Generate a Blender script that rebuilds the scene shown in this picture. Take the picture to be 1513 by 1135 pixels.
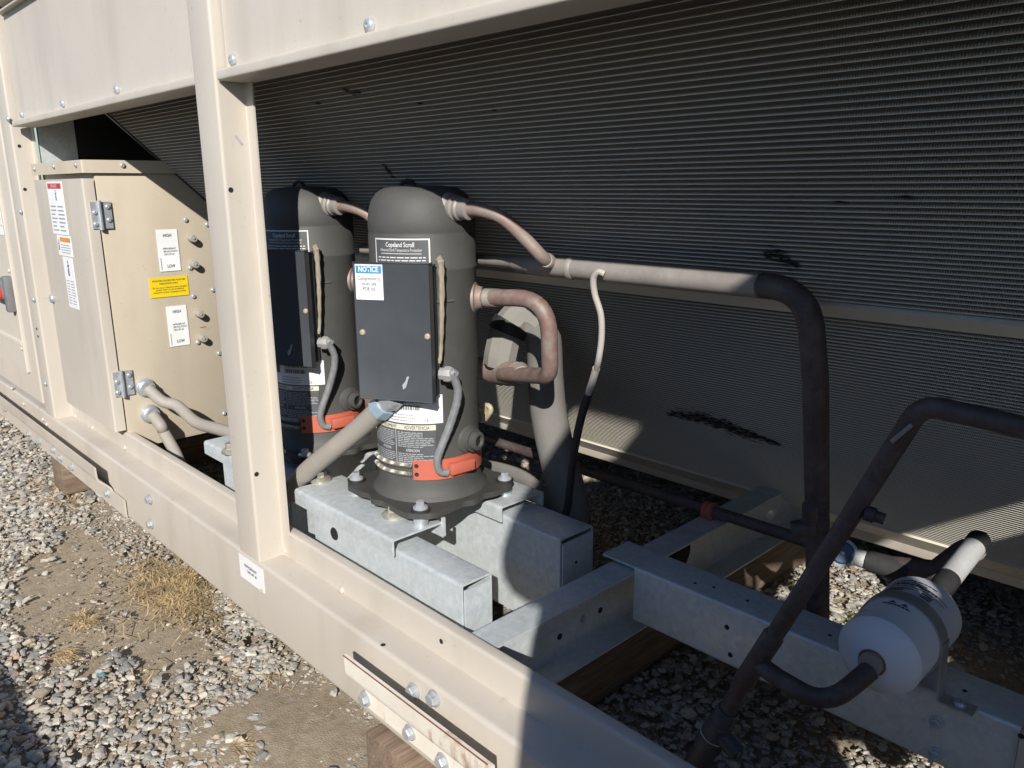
import bpy, bmesh, math, random
import numpy as np
from mathutils import Vector, Matrix, Quaternion

random.seed(4); rng = np.random.default_rng(4)
for o in list(bpy.data.objects): bpy.data.objects.remove(o)
scene = bpy.context.scene
C = scene.collection
U = 0.55            # metres per layout unit
H = 0.878            # lens height above the gravel, metres
GZ = -1.597         # gravel level in layout units

# ------------------------------------------------------------------ camera
cam_d = bpy.data.cameras.new('camera')
cam = bpy.data.objects.new('camera', cam_d); C.objects.link(cam)
right = Vector((0.69253, 0.72136, -0.00680)); down = Vector((0.17096, -0.17327, -0.96992)); fwd = Vector((-0.70084, 0.67054, -0.24332))
rot = Matrix((right, -down, -fwd)).transposed()
cam.matrix_world = Matrix.Translation((0, 0, H)) @ rot.to_4x4()
cam_d.sensor_width = 36.0
cam_d.lens = 1169.14 / 1513 * 36.0
cam_d.clip_start = 0.02; cam_d.clip_end = 3000
scene.camera = cam

# ------------------------------------------------------------------ sky, sun, exposure
SUN = Vector((1.0, -1.0, 0.79)).normalized()
world = bpy.data.worlds.new('World'); scene.world = world; world.use_nodes = True
nt = world.node_tree
sky = nt.nodes.new('ShaderNodeTexSky'); sky.sky_type = 'NISHITA'; sky.sun_disc = False
sky.sun_elevation = math.asin(SUN.z); sky.sun_rotation = math.atan2(SUN.x, SUN.y)
sky.air_density = 1.2; sky.dust_density = 0.4; sky.ozone_density = 2.5
bg = nt.nodes['Background']; bg.inputs['Strength'].default_value = 0.062
tint = nt.nodes.new('ShaderNodeMix'); tint.data_type = 'RGBA'; tint.blend_type = 'MULTIPLY'; tint.inputs[0].default_value = 1.0
tint.inputs[7].default_value = (0.82, 0.97, 1.22, 1)      # clear cold winter sky
nt.links.new(sky.outputs['Color'], tint.inputs[6]); nt.links.new(tint.outputs[2], bg.inputs['Color'])
sun_d = bpy.data.lights.new('sun', 'SUN'); sun_d.energy = 4.3; sun_d.angle = math.radians(0.53); sun_d.color = (1.0, 0.95, 0.87)
sun = bpy.data.objects.new('sun', sun_d); C.objects.link(sun)
sun.rotation_euler = SUN.to_track_quat('Z', 'Y').to_euler(); sun.location = (6, -8, 8)
scene.view_settings.view_transform = 'Standard'
try: scene.view_settings.look = 'None'
except Exception: pass
scene.view_settings.gamma = 1.0; scene.view_settings.use_curve_mapping = False
scene.view_settings.exposure = 0.50
scene.cycles.max_bounces = 8; scene.cycles.diffuse_bounces = 5

# ------------------------------------------------------------------ materials
class NT:
    def __init__(s, name):
        s.m = bpy.data.materials.new(name); s.m.use_nodes = True
        s.t = s.m.node_tree; s.b = s.t.nodes['Principled BSDF']
        s.co = s.t.nodes.new('ShaderNodeTexCoord')
    def n(s, typ, **kw):
        x = s.t.nodes.new(typ)
        for k, v in kw.items():
            if k in x.inputs: x.inputs[k].default_value = v
            else: setattr(x, k, v)
        return x
    def l(s, a, b): s.t.links.new(a, b)
    def noise(s, scale, detail=4, rough=0.6, vec=None, stretch=None):
        x = s.n('ShaderNodeTexNoise'); x.inputs['Scale'].default_value = scale
        x.inputs['Detail'].default_value = detail; x.inputs['Roughness'].default_value = rough
        src = vec or s.co.outputs['Object']
        if stretch:
            mp = s.n('ShaderNodeMapping'); mp.inputs['Scale'].default_value = stretch
            s.l(src, mp.inputs['Vector']); src = mp.outputs['Vector']
        s.l(src, x.inputs['Vector'])
        return x.outputs['Fac']
    def ramp(s, fac, stops):
        r = s.n('ShaderNodeValToRGB'); e = r.color_ramp.elements
        e[0].position, e[0].color = stops[0][0], (*stops[0][1], 1)
        e[1].position, e[1].color = stops[-1][0], (*stops[-1][1], 1)
        for p, c in stops[1:-1]:
            k = e.new(p); k.color = (*c, 1)
        s.l(fac, r.inputs['Fac']); return r.outputs['Color']
    def mix(s, fac, a, b):
        x = s.n('ShaderNodeMix', data_type='RGBA')
        if isinstance(fac, (int, float)): x.inputs[0].default_value = fac
        else: s.l(fac, x.inputs[0])
        for i, v in ((6, a), (7, b)):
            if isinstance(v, tuple): x.inputs[i].default_value = (*v, 1)
            else: s.l(v, x.inputs[i])
        return x.outputs[2]
    def col(s, c):
        if isinstance(c, tuple): s.b.inputs['Base Color'].default_value = (*c, 1)
        else: s.l(c, s.b.inputs['Base Color'])
    def bump(s, h, strength=0.2, dist=0.002):
        x = s.n('ShaderNodeBump'); x.inputs['Strength'].default_value = strength; x.inputs['Distance'].default_value = dist
        s.l(h, x.inputs['Height']); s.l(x.outputs['Normal'], s.b.inputs['Normal'])
    def rough(s, r, lo=None, fac=None):
        if fac is None: s.b.inputs['Roughness'].default_value = r
        else:
            x = s.n('ShaderNodeMapRange'); x.inputs['To Min'].default_value = lo; x.inputs['To Max'].default_value = r
            s.l(fac, x.inputs['Value']); s.l(x.outputs['Result'], s.b.inputs['Roughness'])
    def metal(s, v): s.b.inputs['Metallic'].default_value = v

def plain(name, c, rough=0.5, metal=0.0, var=0.12, scale=30, bump=0.0):
    k = NT(name); f = k.noise(scale, 4)
    d = tuple(x * (1 - var) for x in c); u = tuple(min(1, x * (1 + var)) for x in c)
    k.col(k.ramp(f, [(0.3, d), (0.7, u)])); k.rough(min(1, rough + 0.08), max(0.02, rough - 0.08), f); k.metal(metal)
    if bump: k.bump(f, bump)
    return k.m

def paint(name, c, dirt=(0.30, 0.25, 0.19)):
    k = NT(name)
    big = k.noise(3.2, 5, 0.65); streak = k.noise(9, 4, 0.6, stretch=(1, 1, 0.16)); fine = k.noise(160, 3)
    c1 = k.ramp(big, [(0.3, tuple(x * 0.93 for x in c)), (0.7, tuple(min(1, x * 1.03) for x in c))])
    s = k.ramp(streak, [(0.50, (0, 0, 0)), (0.8, (0.34, 0.34, 0.34))])
    c2 = k.mix(s, c1, dirt)
    spk = k.ramp(k.noise(90, 3, 0.7), [(0.66, (0, 0, 0)), (0.74, (0.42, 0.42, 0.42))])
    sc = k.ramp(k.noise(16, 5, 0.75, stretch=(0.5, 1, 1.6)), [(0.67, (0, 0, 0)), (0.72, (0.35, 0.35, 0.35))])
    c3 = k.mix(spk, c2, (0.26, 0.21, 0.15)); k.col(k.mix(sc, c3, (0.33, 0.29, 0.23)))
    k.rough(0.55, 0.36, big)
    dent = k.noise(2.6, 2, 0.5); ad = k.n('ShaderNodeMath', operation='MULTIPLY_ADD'); k.l(fine, ad.inputs[0]); ad.inputs[1].default_value = 0.03; k.l(dent, ad.inputs[2]); k.bump(ad.outputs[0], 0.35, 0.012)
    k.b.inputs['Specular IOR Level'].default_value = 0.4
    return k.m

M = {}
M['cream'] = paint('cream_paint', (0.53, 0.484, 0.422))
M['tan'] = paint('tan_paint', (0.53, 0.465, 0.365))
M['rusty_cream'] = None
def rusty():
    k = NT('chipped_cream_paint')
    big = k.noise(14, 6, 0.7); c = k.ramp(big, [(0.3, (0.68, 0.63, 0.54)), (0.7, (0.80, 0.76, 0.69))])
    r = k.noise(11, 6, 0.7, stretch=(1, 1, 0.45))
    m = k.ramp(r, [(0.555, (0, 0, 0)), (0.66, (0.75, 0.75, 0.75))])
    rc = k.ramp(k.noise(80, 4), [(0.3, (0.16, 0.055, 0.015)), (0.7, (0.42, 0.19, 0.06))])
    k.col(k.mix(m, c, rc)); k.rough(0.6); k.bump(r, 0.1)
    return k.m
M['rusty_cream'] = rusty()
def galv():
    k = NT('galvanised_steel')
    v = k.n('ShaderNodeTexVoronoi'); v.inputs['Scale'].default_value = 130; v.feature = 'F1'
    mp = k.n('ShaderNodeMapping'); mp.inputs['Rotation'].default_value = (0.4, 0.7, 0.3)
    k.l(k.co.outputs['Object'], mp.inputs['Vector']); k.l(mp.outputs['Vector'], v.inputs['Vector'])
    sep = k.n('ShaderNodeSeparateColor'); k.l(v.outputs['Color'], sep.inputs['Color'])
    big = k.noise(5, 5, 0.65); f2 = k.noise(70, 4, 0.7)
    base = k.ramp(sep.outputs['Red'], [(0.0, (0.48, 0.54, 0.565)), (1.0, (0.64, 0.69, 0.71))])
    d = k.ramp(f2, [(0.35, (0.52, 0.555, 0.57)), (0.75, (0.69, 0.735, 0.76))])
    c = k.mix(0.5, base, d)
    dirt = k.ramp(big, [(0.5, (0, 0, 0)), (0.75, (0.35, 0.35, 0.35))])
    k.col(k.mix(dirt, c, (0.42, 0.40, 0.36)))
    k.metal(0.3); k.rough(0.58, 0.36, sep.outputs['Green']); k.bump(f2, 0.06, 0.0006)
    return k.m
M['galv'] = galv()
M['zinc'] = plain('zinc_plated', (0.46, 0.49, 0.52), 0.38, 0.45, 0.15, 90)
M['dull_bolt'] = plain('weathered_bolt', (0.42, 0.40, 0.34), 0.5, 0.6, 0.3, 120)
def dusty(name, c, dust, amt=0.5, scale=7, rough=0.62):
    k = NT(name)
    a = k.noise(scale, 6, 0.7); b = k.noise(150, 3, 0.7)
    m = k.ramp(a, [(0.25, (amt * 0.35,) * 3), (0.75, (amt,) * 3)])
    c1 = k.mix(m, c, dust)
    spk = k.ramp(b, [(0.66, (0, 0, 0)), (0.74, (0.35, 0.35, 0.35))])
    k.col(k.mix(spk, c1, dust)); k.rough(rough + 0.12, rough - 0.08, a); k.bump(b, 0.12, 0.0006)
    return k.m
M['black_shell'] = dusty('dusty_black_shell', (0.034, 0.035, 0.036), (0.125, 0.122, 0.114), 0.6)
M['black_box'] = dusty('black_powder_coat', (0.030, 0.036, 0.047), (0.11, 0.115, 0.12), 0.45, 5, 0.45)
M['black'] = plain('black_rubber', (0.022, 0.022, 0.024), 0.6, 0, 0.3, 60)
M['void'] = plain('dark_void', (0.012, 0.012, 0.013), 0.8, 0, 0.3, 20)  # near-black colour standing in for shade in holes and voids
def copper(name, oxide=0.6, tint=(0.29, 0.215, 0.185)):
    k = NT(name)
    a = k.noise(9, 6, 0.72); b = k.noise(45, 4, 0.7)
    c = k.ramp(a, [(0.25, tuple(x * 0.62 for x in tint)), (0.5, tint), (0.75, tuple(min(1, x * 1.35 + 0.02) for x in tint))])
    m = k.ramp(b, [(0.45, (0, 0, 0)), (0.7, (oxide,) * 3)])
    k.col(k.mix(m, c, (0.30, 0.285, 0.26))); k.metal(0.25); k.rough(0.72, 0.45, b); k.bump(b, 0.12, 0.0008)
    return k.m
M['copper'] = copper('weathered_copper')
M['copper_red'] = copper('red_brown_copper', 0.6, (0.215, 0.14, 0.122))
M['copper_shaded'] = copper('shaded_copper', 0.22, (0.085, 0.062, 0.06))  # copper darkened in colour for the pipes that lie in shade
M['copper_grey'] = copper('solder_grey_copper', 0.85, (0.33, 0.295, 0.27))
M['foam'] = dusty('grey_pipe_foam', (0.10, 0.098, 0.095), (0.21, 0.20, 0.185), 0.8, 12, 0.85)
M['foam_light'] = dusty('weathered_foam', (0.15, 0.147, 0.142), (0.28, 0.267, 0.242), 0.8, 10, 0.85)
M['foam_black'] = plain('black_pipe_foam', (0.035, 0.034, 0.034), 0.85, 0, 0.35, 25, 0.3)
M['conduit'] = dusty('grey_conduit', (0.25, 0.235, 0.22), (0.40, 0.36, 0.31), 0.8, 10, 0.6)
M['cable'] = plain('grey_cable', (0.20, 0.21, 0.22), 0.55, 0, 0.2, 60)
M['nylon'] = plain('grey_nylon', (0.26, 0.26, 0.265), 0.5, 0, 0.2, 60)
M['blue_nut'] = plain('blue_grey_nut', (0.36, 0.47, 0.55), 0.4, 0.3, 0.15, 50)
M['orange'] = dusty('orange_silicone', (0.46, 0.078, 0.042), (0.50, 0.20, 0.14), 0.5, 9, 0.55)
M['white'] = plain('white_label', (0.78, 0.79, 0.80), 0.45, 0, 0.05, 12)
M['yellow'] = plain('yellow_label', (0.80, 0.58, 0.012), 0.45, 0, 0.05, 12)
M['red'] = plain('red_print', (0.55, 0.035, 0.05), 0.5)
M['orange_print'] = plain('orange_print', (0.68, 0.27, 0.05), 0.5)
M['blue'] = plain('blue_print', (0.05, 0.27, 0.46), 0.5)
M['ink'] = plain('black_print', (0.05, 0.05, 0.055), 0.5)
M['grey_ink'] = plain('grey_print', (0.34, 0.35, 0.36), 0.5)
M['dark_label'] = plain('dark_label', (0.085, 0.09, 0.10), 0.5, 0, 0.15, 30)
M['label_print'] = plain('white_print', (0.66, 0.66, 0.64), 0.5)
M['cream_print'] = plain('cream_print', (0.62, 0.59, 0.48), 0.5)
M['drier'] = dusty('white_drier_paint', (0.70, 0.74, 0.80), (0.60, 0.62, 0.65), 0.5, 8, 0.42)
M['strap'] = plain('grey_strap', (0.40, 0.41, 0.40), 0.45, 0.5, 0.15, 30)
M['white_tape'] = dusty('scuffed_white_tape', (0.50, 0.51, 0.52), (0.22, 0.22, 0.22), 0.7, 22, 0.6)
M['wire_pale'] = dusty('pale_wire', (0.34, 0.315, 0.29), (0.48, 0.45, 0.41), 0.6, 30, 0.6)
M['black_plate'] = dusty('dusty_black_plate', (0.026, 0.027, 0.028), (0.12, 0.115, 0.10), 0.42, 9, 0.55)
M['blue_cap'] = plain('blue_cap', (0.06, 0.12, 0.22), 0.45, 0, 0.2, 40)
M['white_plastic'] = plain('aged_white_plastic', (0.62, 0.63, 0.64), 0.45, 0, 0.1, 40)
M['red_clamp'] = plain('red_clamp', (0.42, 0.11, 0.09), 0.6, 0, 0.2, 40)
M['sealant'] = plain('tan_sealant', (0.30, 0.26, 0.20), 0.8, 0, 0.25, 40, 0.3)
M['rust'] = plain('rust', (0.24, 0.09, 0.035), 0.85, 0, 0.4, 60, 0.3)
M['brass'] = plain('dusty_brass', (0.46, 0.39, 0.27), 0.6, 0.2, 0.3, 50)
M['frame_metal'] = paint('coil_frame_aluminium', (0.62, 0.585, 0.50))
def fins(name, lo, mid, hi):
    k = NT(name)      # lower fins given a paler colour to brighten the sunlit patch
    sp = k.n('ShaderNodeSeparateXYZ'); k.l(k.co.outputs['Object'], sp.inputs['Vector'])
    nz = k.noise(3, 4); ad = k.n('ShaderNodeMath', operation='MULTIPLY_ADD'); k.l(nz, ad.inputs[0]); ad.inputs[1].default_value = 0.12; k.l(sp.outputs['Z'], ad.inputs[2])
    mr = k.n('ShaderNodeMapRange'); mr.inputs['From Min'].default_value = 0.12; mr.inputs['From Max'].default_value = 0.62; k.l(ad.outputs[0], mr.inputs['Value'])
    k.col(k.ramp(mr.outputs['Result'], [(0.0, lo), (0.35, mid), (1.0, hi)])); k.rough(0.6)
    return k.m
M['fin'] = fins('sunpatch_fin_aluminium', (0.56, 0.53, 0.45), (0.34, 0.322, 0.285), (0.32, 0.30, 0.27))
M['tube'] = fins('pale_tube_aluminium', (0.74, 0.70, 0.60), (0.70, 0.665, 0.585), (0.72, 0.68, 0.60))
M['crushed'] = plain('sooty_fins', (0.030, 0.029, 0.028), 0.9, 0, 0.5, 80)
M['handle_grey'] = plain('grey_handle', (0.17, 0.17, 0.18), 0.5, 0, 0.15, 40)
M['handle_red'] = plain('red_handle', (0.60, 0.05, 0.03), 0.45, 0, 0.15, 40)
M['concrete'] = plain('concrete', (0.34, 0.33, 0.31), 0.9, 0, 0.2, 8, 0.4)
M['skin'] = plain('skin', (0.45, 0.27, 0.20), 0.5, 0, 0.06, 30)
M['hair'] = plain('brown_hair', (0.05, 0.032, 0.02), 0.6, 0, 0.3, 90, 0.4)
M['jacket'] = plain('navy_jacket', (0.045, 0.06, 0.10), 0.85, 0, 0.2, 40, 0.3)
M['trousers'] = plain('grey_trousers', (0.10, 0.10, 0.11), 0.85, 0, 0.2, 40, 0.3)
M['boots'] = plain('brown_boots', (0.09, 0.055, 0.035), 0.7, 0, 0.2, 40)
def timber():
    k = NT('weathered_timber')
    g = k.noise(7, 6, 0.65, stretch=(7, 0.5, 7)); f = k.noise(40, 4, 0.6, stretch=(6, 0.35, 6))
    c = k.ramp(g, [(0.3, (0.12, 0.085, 0.06)), (0.5, (0.225, 0.16, 0.112)), (0.7, (0.30, 0.23, 0.17))])
    d = k.ramp(f, [(0.4, (0.5, 0.5, 0.5)), (0.6, (0, 0, 0))])
    k.col(k.mix(d, c, (0.09, 0.066, 0.046))); k.rough(0.85); k.bump(f, 0.45, 0.003)
    return k.m
M['timber'] = timber()
def soil():
    k = NT('packed_dirt')
    a = k.noise(2.2, 6, 0.6); b = k.noise(45, 6, 0.7); c = k.noise(320, 3, 0.7)
    base = k.ramp(a, [(0.3, (0.31, 0.245, 0.165)), (0.7, (0.44, 0.355, 0.25))])
    f = k.ramp(b, [(0.35, (0.19, 0.15, 0.10)), (0.65, (0.44, 0.37, 0.275))])
    k.col(k.mix(0.5, base, f)); k.rough(0.95)
    ad = k.n('ShaderNodeMath', operation='ADD'); k.l(b, ad.inputs[0]); k.l(c, ad.inputs[1]); k.bump(ad.outputs[0], 0.55, 0.006)
    return k.m
M['soil'] = soil()
def stone():
    k = NT('crushed_stone')
    at = k.n('ShaderNodeAttribute', attribute_name='tone')
    f = k.noise(120, 5, 0.7)
    d = k.ramp(f, [(0.3, (0.70, 0.70, 0.70)), (0.7, (1.12, 1.10, 1.06))])
    x = k.n('ShaderNodeMix', data_type='RGBA', blend_type='MULTIPLY'); x.inputs[0].default_value = 1
    k.l(at.outputs['Color'], x.inputs[6]); k.l(d, x.inputs[7])
    k.col(x.outputs[2]); k.rough(0.85); k.bump(f, 0.3, 0.002)
    return k.m
M['stone'] = stone()
M['straw'] = plain('dry_straw', (0.46, 0.34, 0.18), 0.7, 0, 0.5, 40)
M['grass'] = plain('green_blade', (0.10, 0.14, 0.03), 0.6, 0, 0.3, 20)

# ------------------------------------------------------------------ object helpers
ORG = {}
# compressor group scaled about the camera: factor, reference point, and that point once scaled
CAM_SCALE = 1.0; REF_PT = Vector((0, 0, 0)); REF_SCALED = Vector((0, 0, 0))
def cam_scaled(p): return REF_SCALED + (Vector(p) - REF_PT) * CAM_SCALE
def V(p): return Vector(p)
def world(p): return Vector((p[0] * U, p[1] * U, p[2] * U + H))  # many coordinates below were back-projected from image pixels at assumed depths
def thing(name, label, cat, base, group=None):
    o = bpy.data.objects.new(name, None); C.objects.link(o); o.empty_display_size = 0.05
    o.location = world(cam_scaled(base)); ORG[o.name] = V(base)
    o['label'] = label; o['category'] = cat
    if group: o['group'] = group
    return o
def finish(bm, mat, angle=35, smooth=True):
    me = bpy.data.meshes.new('mesh')
    bmesh.ops.recalc_face_normals(bm, faces=bm.faces)
    bm.to_mesh(me); bm.free()
    for m in (mat if isinstance(mat, (list, tuple)) else [mat]): me.materials.append(m)
    if smooth:
        me.polygons.foreach_set('use_smooth', [True] * len(me.polygons))
        me.set_sharp_from_angle(angle=math.radians(angle))
    return me
def obj(name, bm, mat, parent=None, base=None, angle=35, smooth=True, kind=None, label=None, cat=None, group=None):
    org = ORG[parent.name] if parent else V(base)
    for v in bm.verts: v.co = (v.co - org) * U * CAM_SCALE
    me = finish(bm, mat, angle, smooth); me.name = name
    o = bpy.data.objects.new(name, me); C.objects.link(o)
    ORG[o.name] = org.copy()
    if parent: o.parent = parent
    else: o.location = world(cam_scaled(base))
    if kind: o['kind'] = kind
    if label: o['label'] = label
    if cat: o['category'] = cat
    if group: o['group'] = group
    return o
def children(o): return [c for c in bpy.data.objects if c.parent == o]
def dup(o, shift, parent=None, **props):
    c = o.copy(); C.objects.link(c); ORG[c.name] = ORG[o.name] + V(shift)
    if parent: c.parent = parent
    else: c.location = o.location + V(shift) * U * CAM_SCALE
    for k, v in props.items(): c[k] = v
    for ch in children(o): dup(ch, shift, c)
    return c

# ------------------------------------------------------------------ shape helpers (layout units)
def NB(): return bmesh.new()
def box(bm, lo, hi, bevel=0.0, mat=0):
    r = bmesh.ops.create_cube(bm, size=1)
    lo, hi = V(lo), V(hi)
    for v in r['verts']: v.co = Vector([(lo[i] + hi[i]) / 2 + v.co[i] * (hi[i] - lo[i]) for i in range(3)])
    if bevel:
        es = list({e for v in r['verts'] for e in v.link_edges})
        bmesh.ops.bevel(bm, geom=es, offset=bevel, segments=2, affect='EDGES', profile=0.5)
    return bm
def obox(bm, c, ax, size, bevel=0.0):
    r = bmesh.ops.create_cube(bm, size=1)
    for v in r['verts']:
        q = v.co.copy(); v.co = V(c) + V(ax[0]) * (q.x * size[0]) + V(ax[1]) * (q.y * size[1]) + V(ax[2]) * (q.z * size[2])
    if bevel:
        es = list({e for v in r['verts'] for e in v.link_edges})
        bmesh.ops.bevel(bm, geom=es, offset=bevel, segments=2, affect='EDGES', profile=0.5)
    return bm
def frame_of(d):
    d = V(d).normalized(); a = Vector((0, 0, 1)) if abs(d.z) < 0.9 else Vector((1, 0, 0))
    u = a.cross(d).normalized(); return u, d.cross(u), d
def smooth_path(pts, per=6):
    P = [V(p) for p in pts]; out = []
    for i in range(len(P) - 1):
        p0 = P[max(i - 1, 0)]; p1 = P[i]; p2 = P[i + 1]; p3 = P[min(i + 2, len(P) - 1)]
        for k in range(per):
            t = k / per
            out.append(0.5 * ((2 * p1) + (p2 - p0) * t + (2 * p0 - 5 * p1 + 4 * p2 - p3) * t * t + (3 * p1 - p0 - 3 * p2 + p3) * t ** 3))
    out.append(P[-1]); return out
def bend_path(pts, r, seg=7):
    """straight runs joined by circular elbows of radius r"""
    P = [V(p) for p in pts]; rs = r if isinstance(r, (list, tuple)) else [r] * (len(P) - 2); out = [P[0]]
    for i in range(1, len(P) - 1):
        a = (P[i - 1] - P[i]); b = (P[i + 1] - P[i]); la, lb = a.length, b.length; a.normalize(); b.normalize()
        ang = a.angle(b); t = min(rs[i - 1] / max(math.tan(ang / 2), 1e-4), la * 0.49 if i > 1 else la * 0.9, lb * 0.49 if i < len(P) - 2 else lb * 0.9)
        A = P[i] + a * t; B = P[i] + b * t
        for k in range(seg + 1):
            s = k / seg; out.append((1 - s) ** 2 * A + 2 * s * (1 - s) * P[i] + s * s * B)
    out.append(P[-1]); return out
def tube(bm, pts, r, seg=14, cap=True, flat=None):
    P = [V(p) for p in pts]; n = len(P); R = r if isinstance(r, (list, tuple)) else [r] * n
    T = [(P[min(i + 1, n - 1)] - P[max(i - 1, 0)]).normalized() for i in range(n)]
    u, v, _ = frame_of(T[0]); rings = []
    for i in range(n):
        if i:
            q = T[i - 1].rotation_difference(T[i]); u = q @ u; u = (u - T[i] * u.dot(T[i])).normalized()
        v = T[i].cross(u); ring = []
        for k in range(seg):
            a = 2 * math.pi * k / seg
            ring.append(bm.verts.new(P[i] + (u * math.cos(a) * (flat or 1) + v * math.sin(a)) * R[i]))
        rings.append(ring)
    for a, b in zip(rings, rings[1:]):
        for k in range(seg): bm.faces.new((a[k], a[(k + 1) % seg], b[(k + 1) % seg], b[k]))
    if cap: bm.faces.new(rings[0][::-1]); bm.faces.new(rings[-1])
    return bm
def lathe(bm, prof, p, d=(0, 0, 1), seg=40, a0=0, a1=None):
    """prof: (radius, height) pairs along axis d from p"""
    u, v, w = frame_of(d); p = V(p); rings = []
    full = a1 is None; m = seg if full else seg + 1
    for r, h in prof:
        ring = []
        for k in range(m):
            a = 2 * math.pi * k / seg if full else a0 + (a1 - a0) * k / seg
            ring.append(bm.verts.new(p + w * h + (u * math.cos(a) + v * math.sin(a)) * max(r, 1e-5)))
        rings.append(ring)
    for a, b in zip(rings, rings[1:]):
        for k in range(seg if full else seg): bm.faces.new((a[k], a[(k + 1) % m], b[(k + 1) % m], b[k]))
    if full:
        if prof[0][0] > 1e-4: bm.faces.new(rings[0][::-1])
        if prof[-1][0] > 1e-4: bm.faces.new(rings[-1])
    return bm
def fillet(pl, r, seg=3):
    out = [Vector(pl[0])]
    for i in range(1, len(pl) - 1):
        p = Vector(pl[i]); a = Vector(pl[i - 1]) - p; b = Vector(pl[i + 1]) - p
        t = min(r, a.length * 0.45, b.length * 0.45); a.normalize(); b.normalize()
        A = p + a * t; B = p + b * t
        for k in range(seg + 1):
            s = k / seg; out.append((1 - s) ** 2 * A + 2 * s * (1 - s) * p + s * s * B)
    out.append(Vector(pl[-1])); return out
def sheet(bm, pl, t, e0, e1, place, r=0.006):
    """bent sheet metal: 2-D polyline pl of thickness t, extruded from e0 to e1; place(a, b, e) -> point"""
    P = fillet(pl, r) if r else [Vector(p) for p in pl]; n = len(P); nor = []
    for i in range(n):
        d = (P[min(i + 1, n - 1)] - P[max(i - 1, 0)]).normalized(); nor.append(Vector((-d.y, d.x)))
    out = [P[i] + nor[i] * t / 2 for i in range(n)] + [P[i] - nor[i] * t / 2 for i in reversed(range(n))]
    A = [bm.verts.new(place(q.x, q.y, e0)) for q in out]; B = [bm.verts.new(place(q.x, q.y, e1)) for q in out]
    m = len(out)
    for i in range(m): bm.faces.new((A[i], A[(i + 1) % m], B[(i + 1) % m], B[i]))
    for i in range(n - 1):
        bm.faces.new((A[i], A[i + 1], A[m - 2 - i], A[m - 1 - i])[::-1]); bm.faces.new((B[i], B[i + 1], B[m - 2 - i], B[m - 1 - i]))
    return bm
alongx = lambda a, b, e: Vector((e, a, b))     # profile in (y, z)
alongy = lambda a, b, e: Vector((a, e, b))     # profile in (x, z)
alongz = lambda a, b, e: Vector((a, b, e))     # profile in (x, y)
def prism(bm, outline, place, e0, e1):
    A = [bm.verts.new(place(a, b, e0)) for a, b in outline]; B = [bm.verts.new(place(a, b, e1)) for a, b in outline]; m = len(A)
    for i in range(m): bm.faces.new((A[i], A[(i + 1) % m], B[(i + 1) % m], B[i]))
    bm.faces.new(A[::-1]); bm.faces.new(B); return bm
CACHE = {}
def fastener(parent, p, n, size=0.02, kind='hex', mat='zinc', name='bolt', spin=0.0):
    key = (kind, size, mat)
    if key not in CACHE:
        bm = NB()
        if kind == 'hex':
            lathe(bm, [(size * 0.72, 0), (size * 0.72, size * 0.12), (size * 0.66, size * 0.16)], (0, 0, 0), seg=20)
            lathe(bm, [(size * 0.56, size * 0.14), (size * 0.56, size * 0.50), (size * 0.48, size * 0.58), (0.0, size * 0.58)], (0, 0, 0), seg=6)
        elif kind == 'flange':       # hex washer-head on a broad collar
            lathe(bm, [(size * 1.0, 0), (size * 1.0, size * 0.18), (size * 0.75, size * 0.42), (size * 0.6, size * 0.45)], (0, 0, 0), seg=24)
            lathe(bm, [(size * 0.58, size * 0.4), (size * 0.58, size * 0.95), (size * 0.5, size * 1.02), (0.0, size * 1.02)], (0, 0, 0), seg=6)
        elif kind == 'pan':
            lathe(bm, [(size * 0.5, 0), (size * 0.5, size * 0.14), (size * 0.42, size * 0.30), (size * 0.26, size * 0.38), (size * 0.14, size * 0.38), (size * 0.12, size * 0.28), (0.0, size * 0.28)], (0, 0, 0), seg=16)
        elif kind == 'hole':
            lathe(bm, [(size * 0.5, 0.0), (size * 0.46, size * 0.06), (0.0, size * 0.04)], (0, 0, 0), seg=14)
        for v in bm.verts: v.co *= U
        CACHE[key] = finish(bm, M[mat], 40)
        CACHE[key].name = name
    o = bpy.data.objects.new(name, CACHE[key]); C.objects.link(o); o.parent = parent
    o.location = (V(p) - ORG[parent.name]) * U * CAM_SCALE; o.scale = (CAM_SCALE,) * 3; ORG[o.name] = V(p)
    o.rotation_mode = 'QUATERNION'
    o.rotation_quaternion = V(n).to_track_quat('Z', 'Y') @ Quaternion((0, 0, 1), spin)
    return o
def flat_quad(bm, f, x0, y0, x1, y1, nx=1):
    for i in range(nx):
        a = x0 + (x1 - x0) * i / nx; b = x0 + (x1 - x0) * (i + 1) / nx
        bm.faces.new([bm.verts.new(f(*q)) for q in ((a, y0), (b, y0), (b, y1), (a, y1))])
def plate_on(f, x0, y0, x1, y1, nx=1, th=0.002):
    """thin sticker with thickness; f(x, y, lift)"""
    bm = NB(); top = [[bm.verts.new(f(x0 + (x1 - x0) * i / nx, y, th)) for i in range(nx + 1)] for y in (y0, y1)]
    bot = [[bm.verts.new(f(x0 + (x1 - x0) * i / nx, y, 0.0)) for i in range(nx + 1)] for y in (y0, y1)]
    for i in range(nx):
        bm.faces.new((top[0][i], top[0][i + 1], top[1][i + 1], top[1][i])); bm.faces.new((bot[1][i], bot[1][i + 1], bot[0][i + 1], bot[0][i]))
        bm.faces.new((bot[0][i], bot[0][i + 1], top[0][i + 1], top[0][i])); bm.faces.new((top[1][i], top[1][i + 1], bot[1][i + 1], bot[1][i]))
    for i in (0, nx): bm.faces.new((bot[0][i], top[0][i], top[1][i], bot[1][i]))
    return bm
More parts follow.
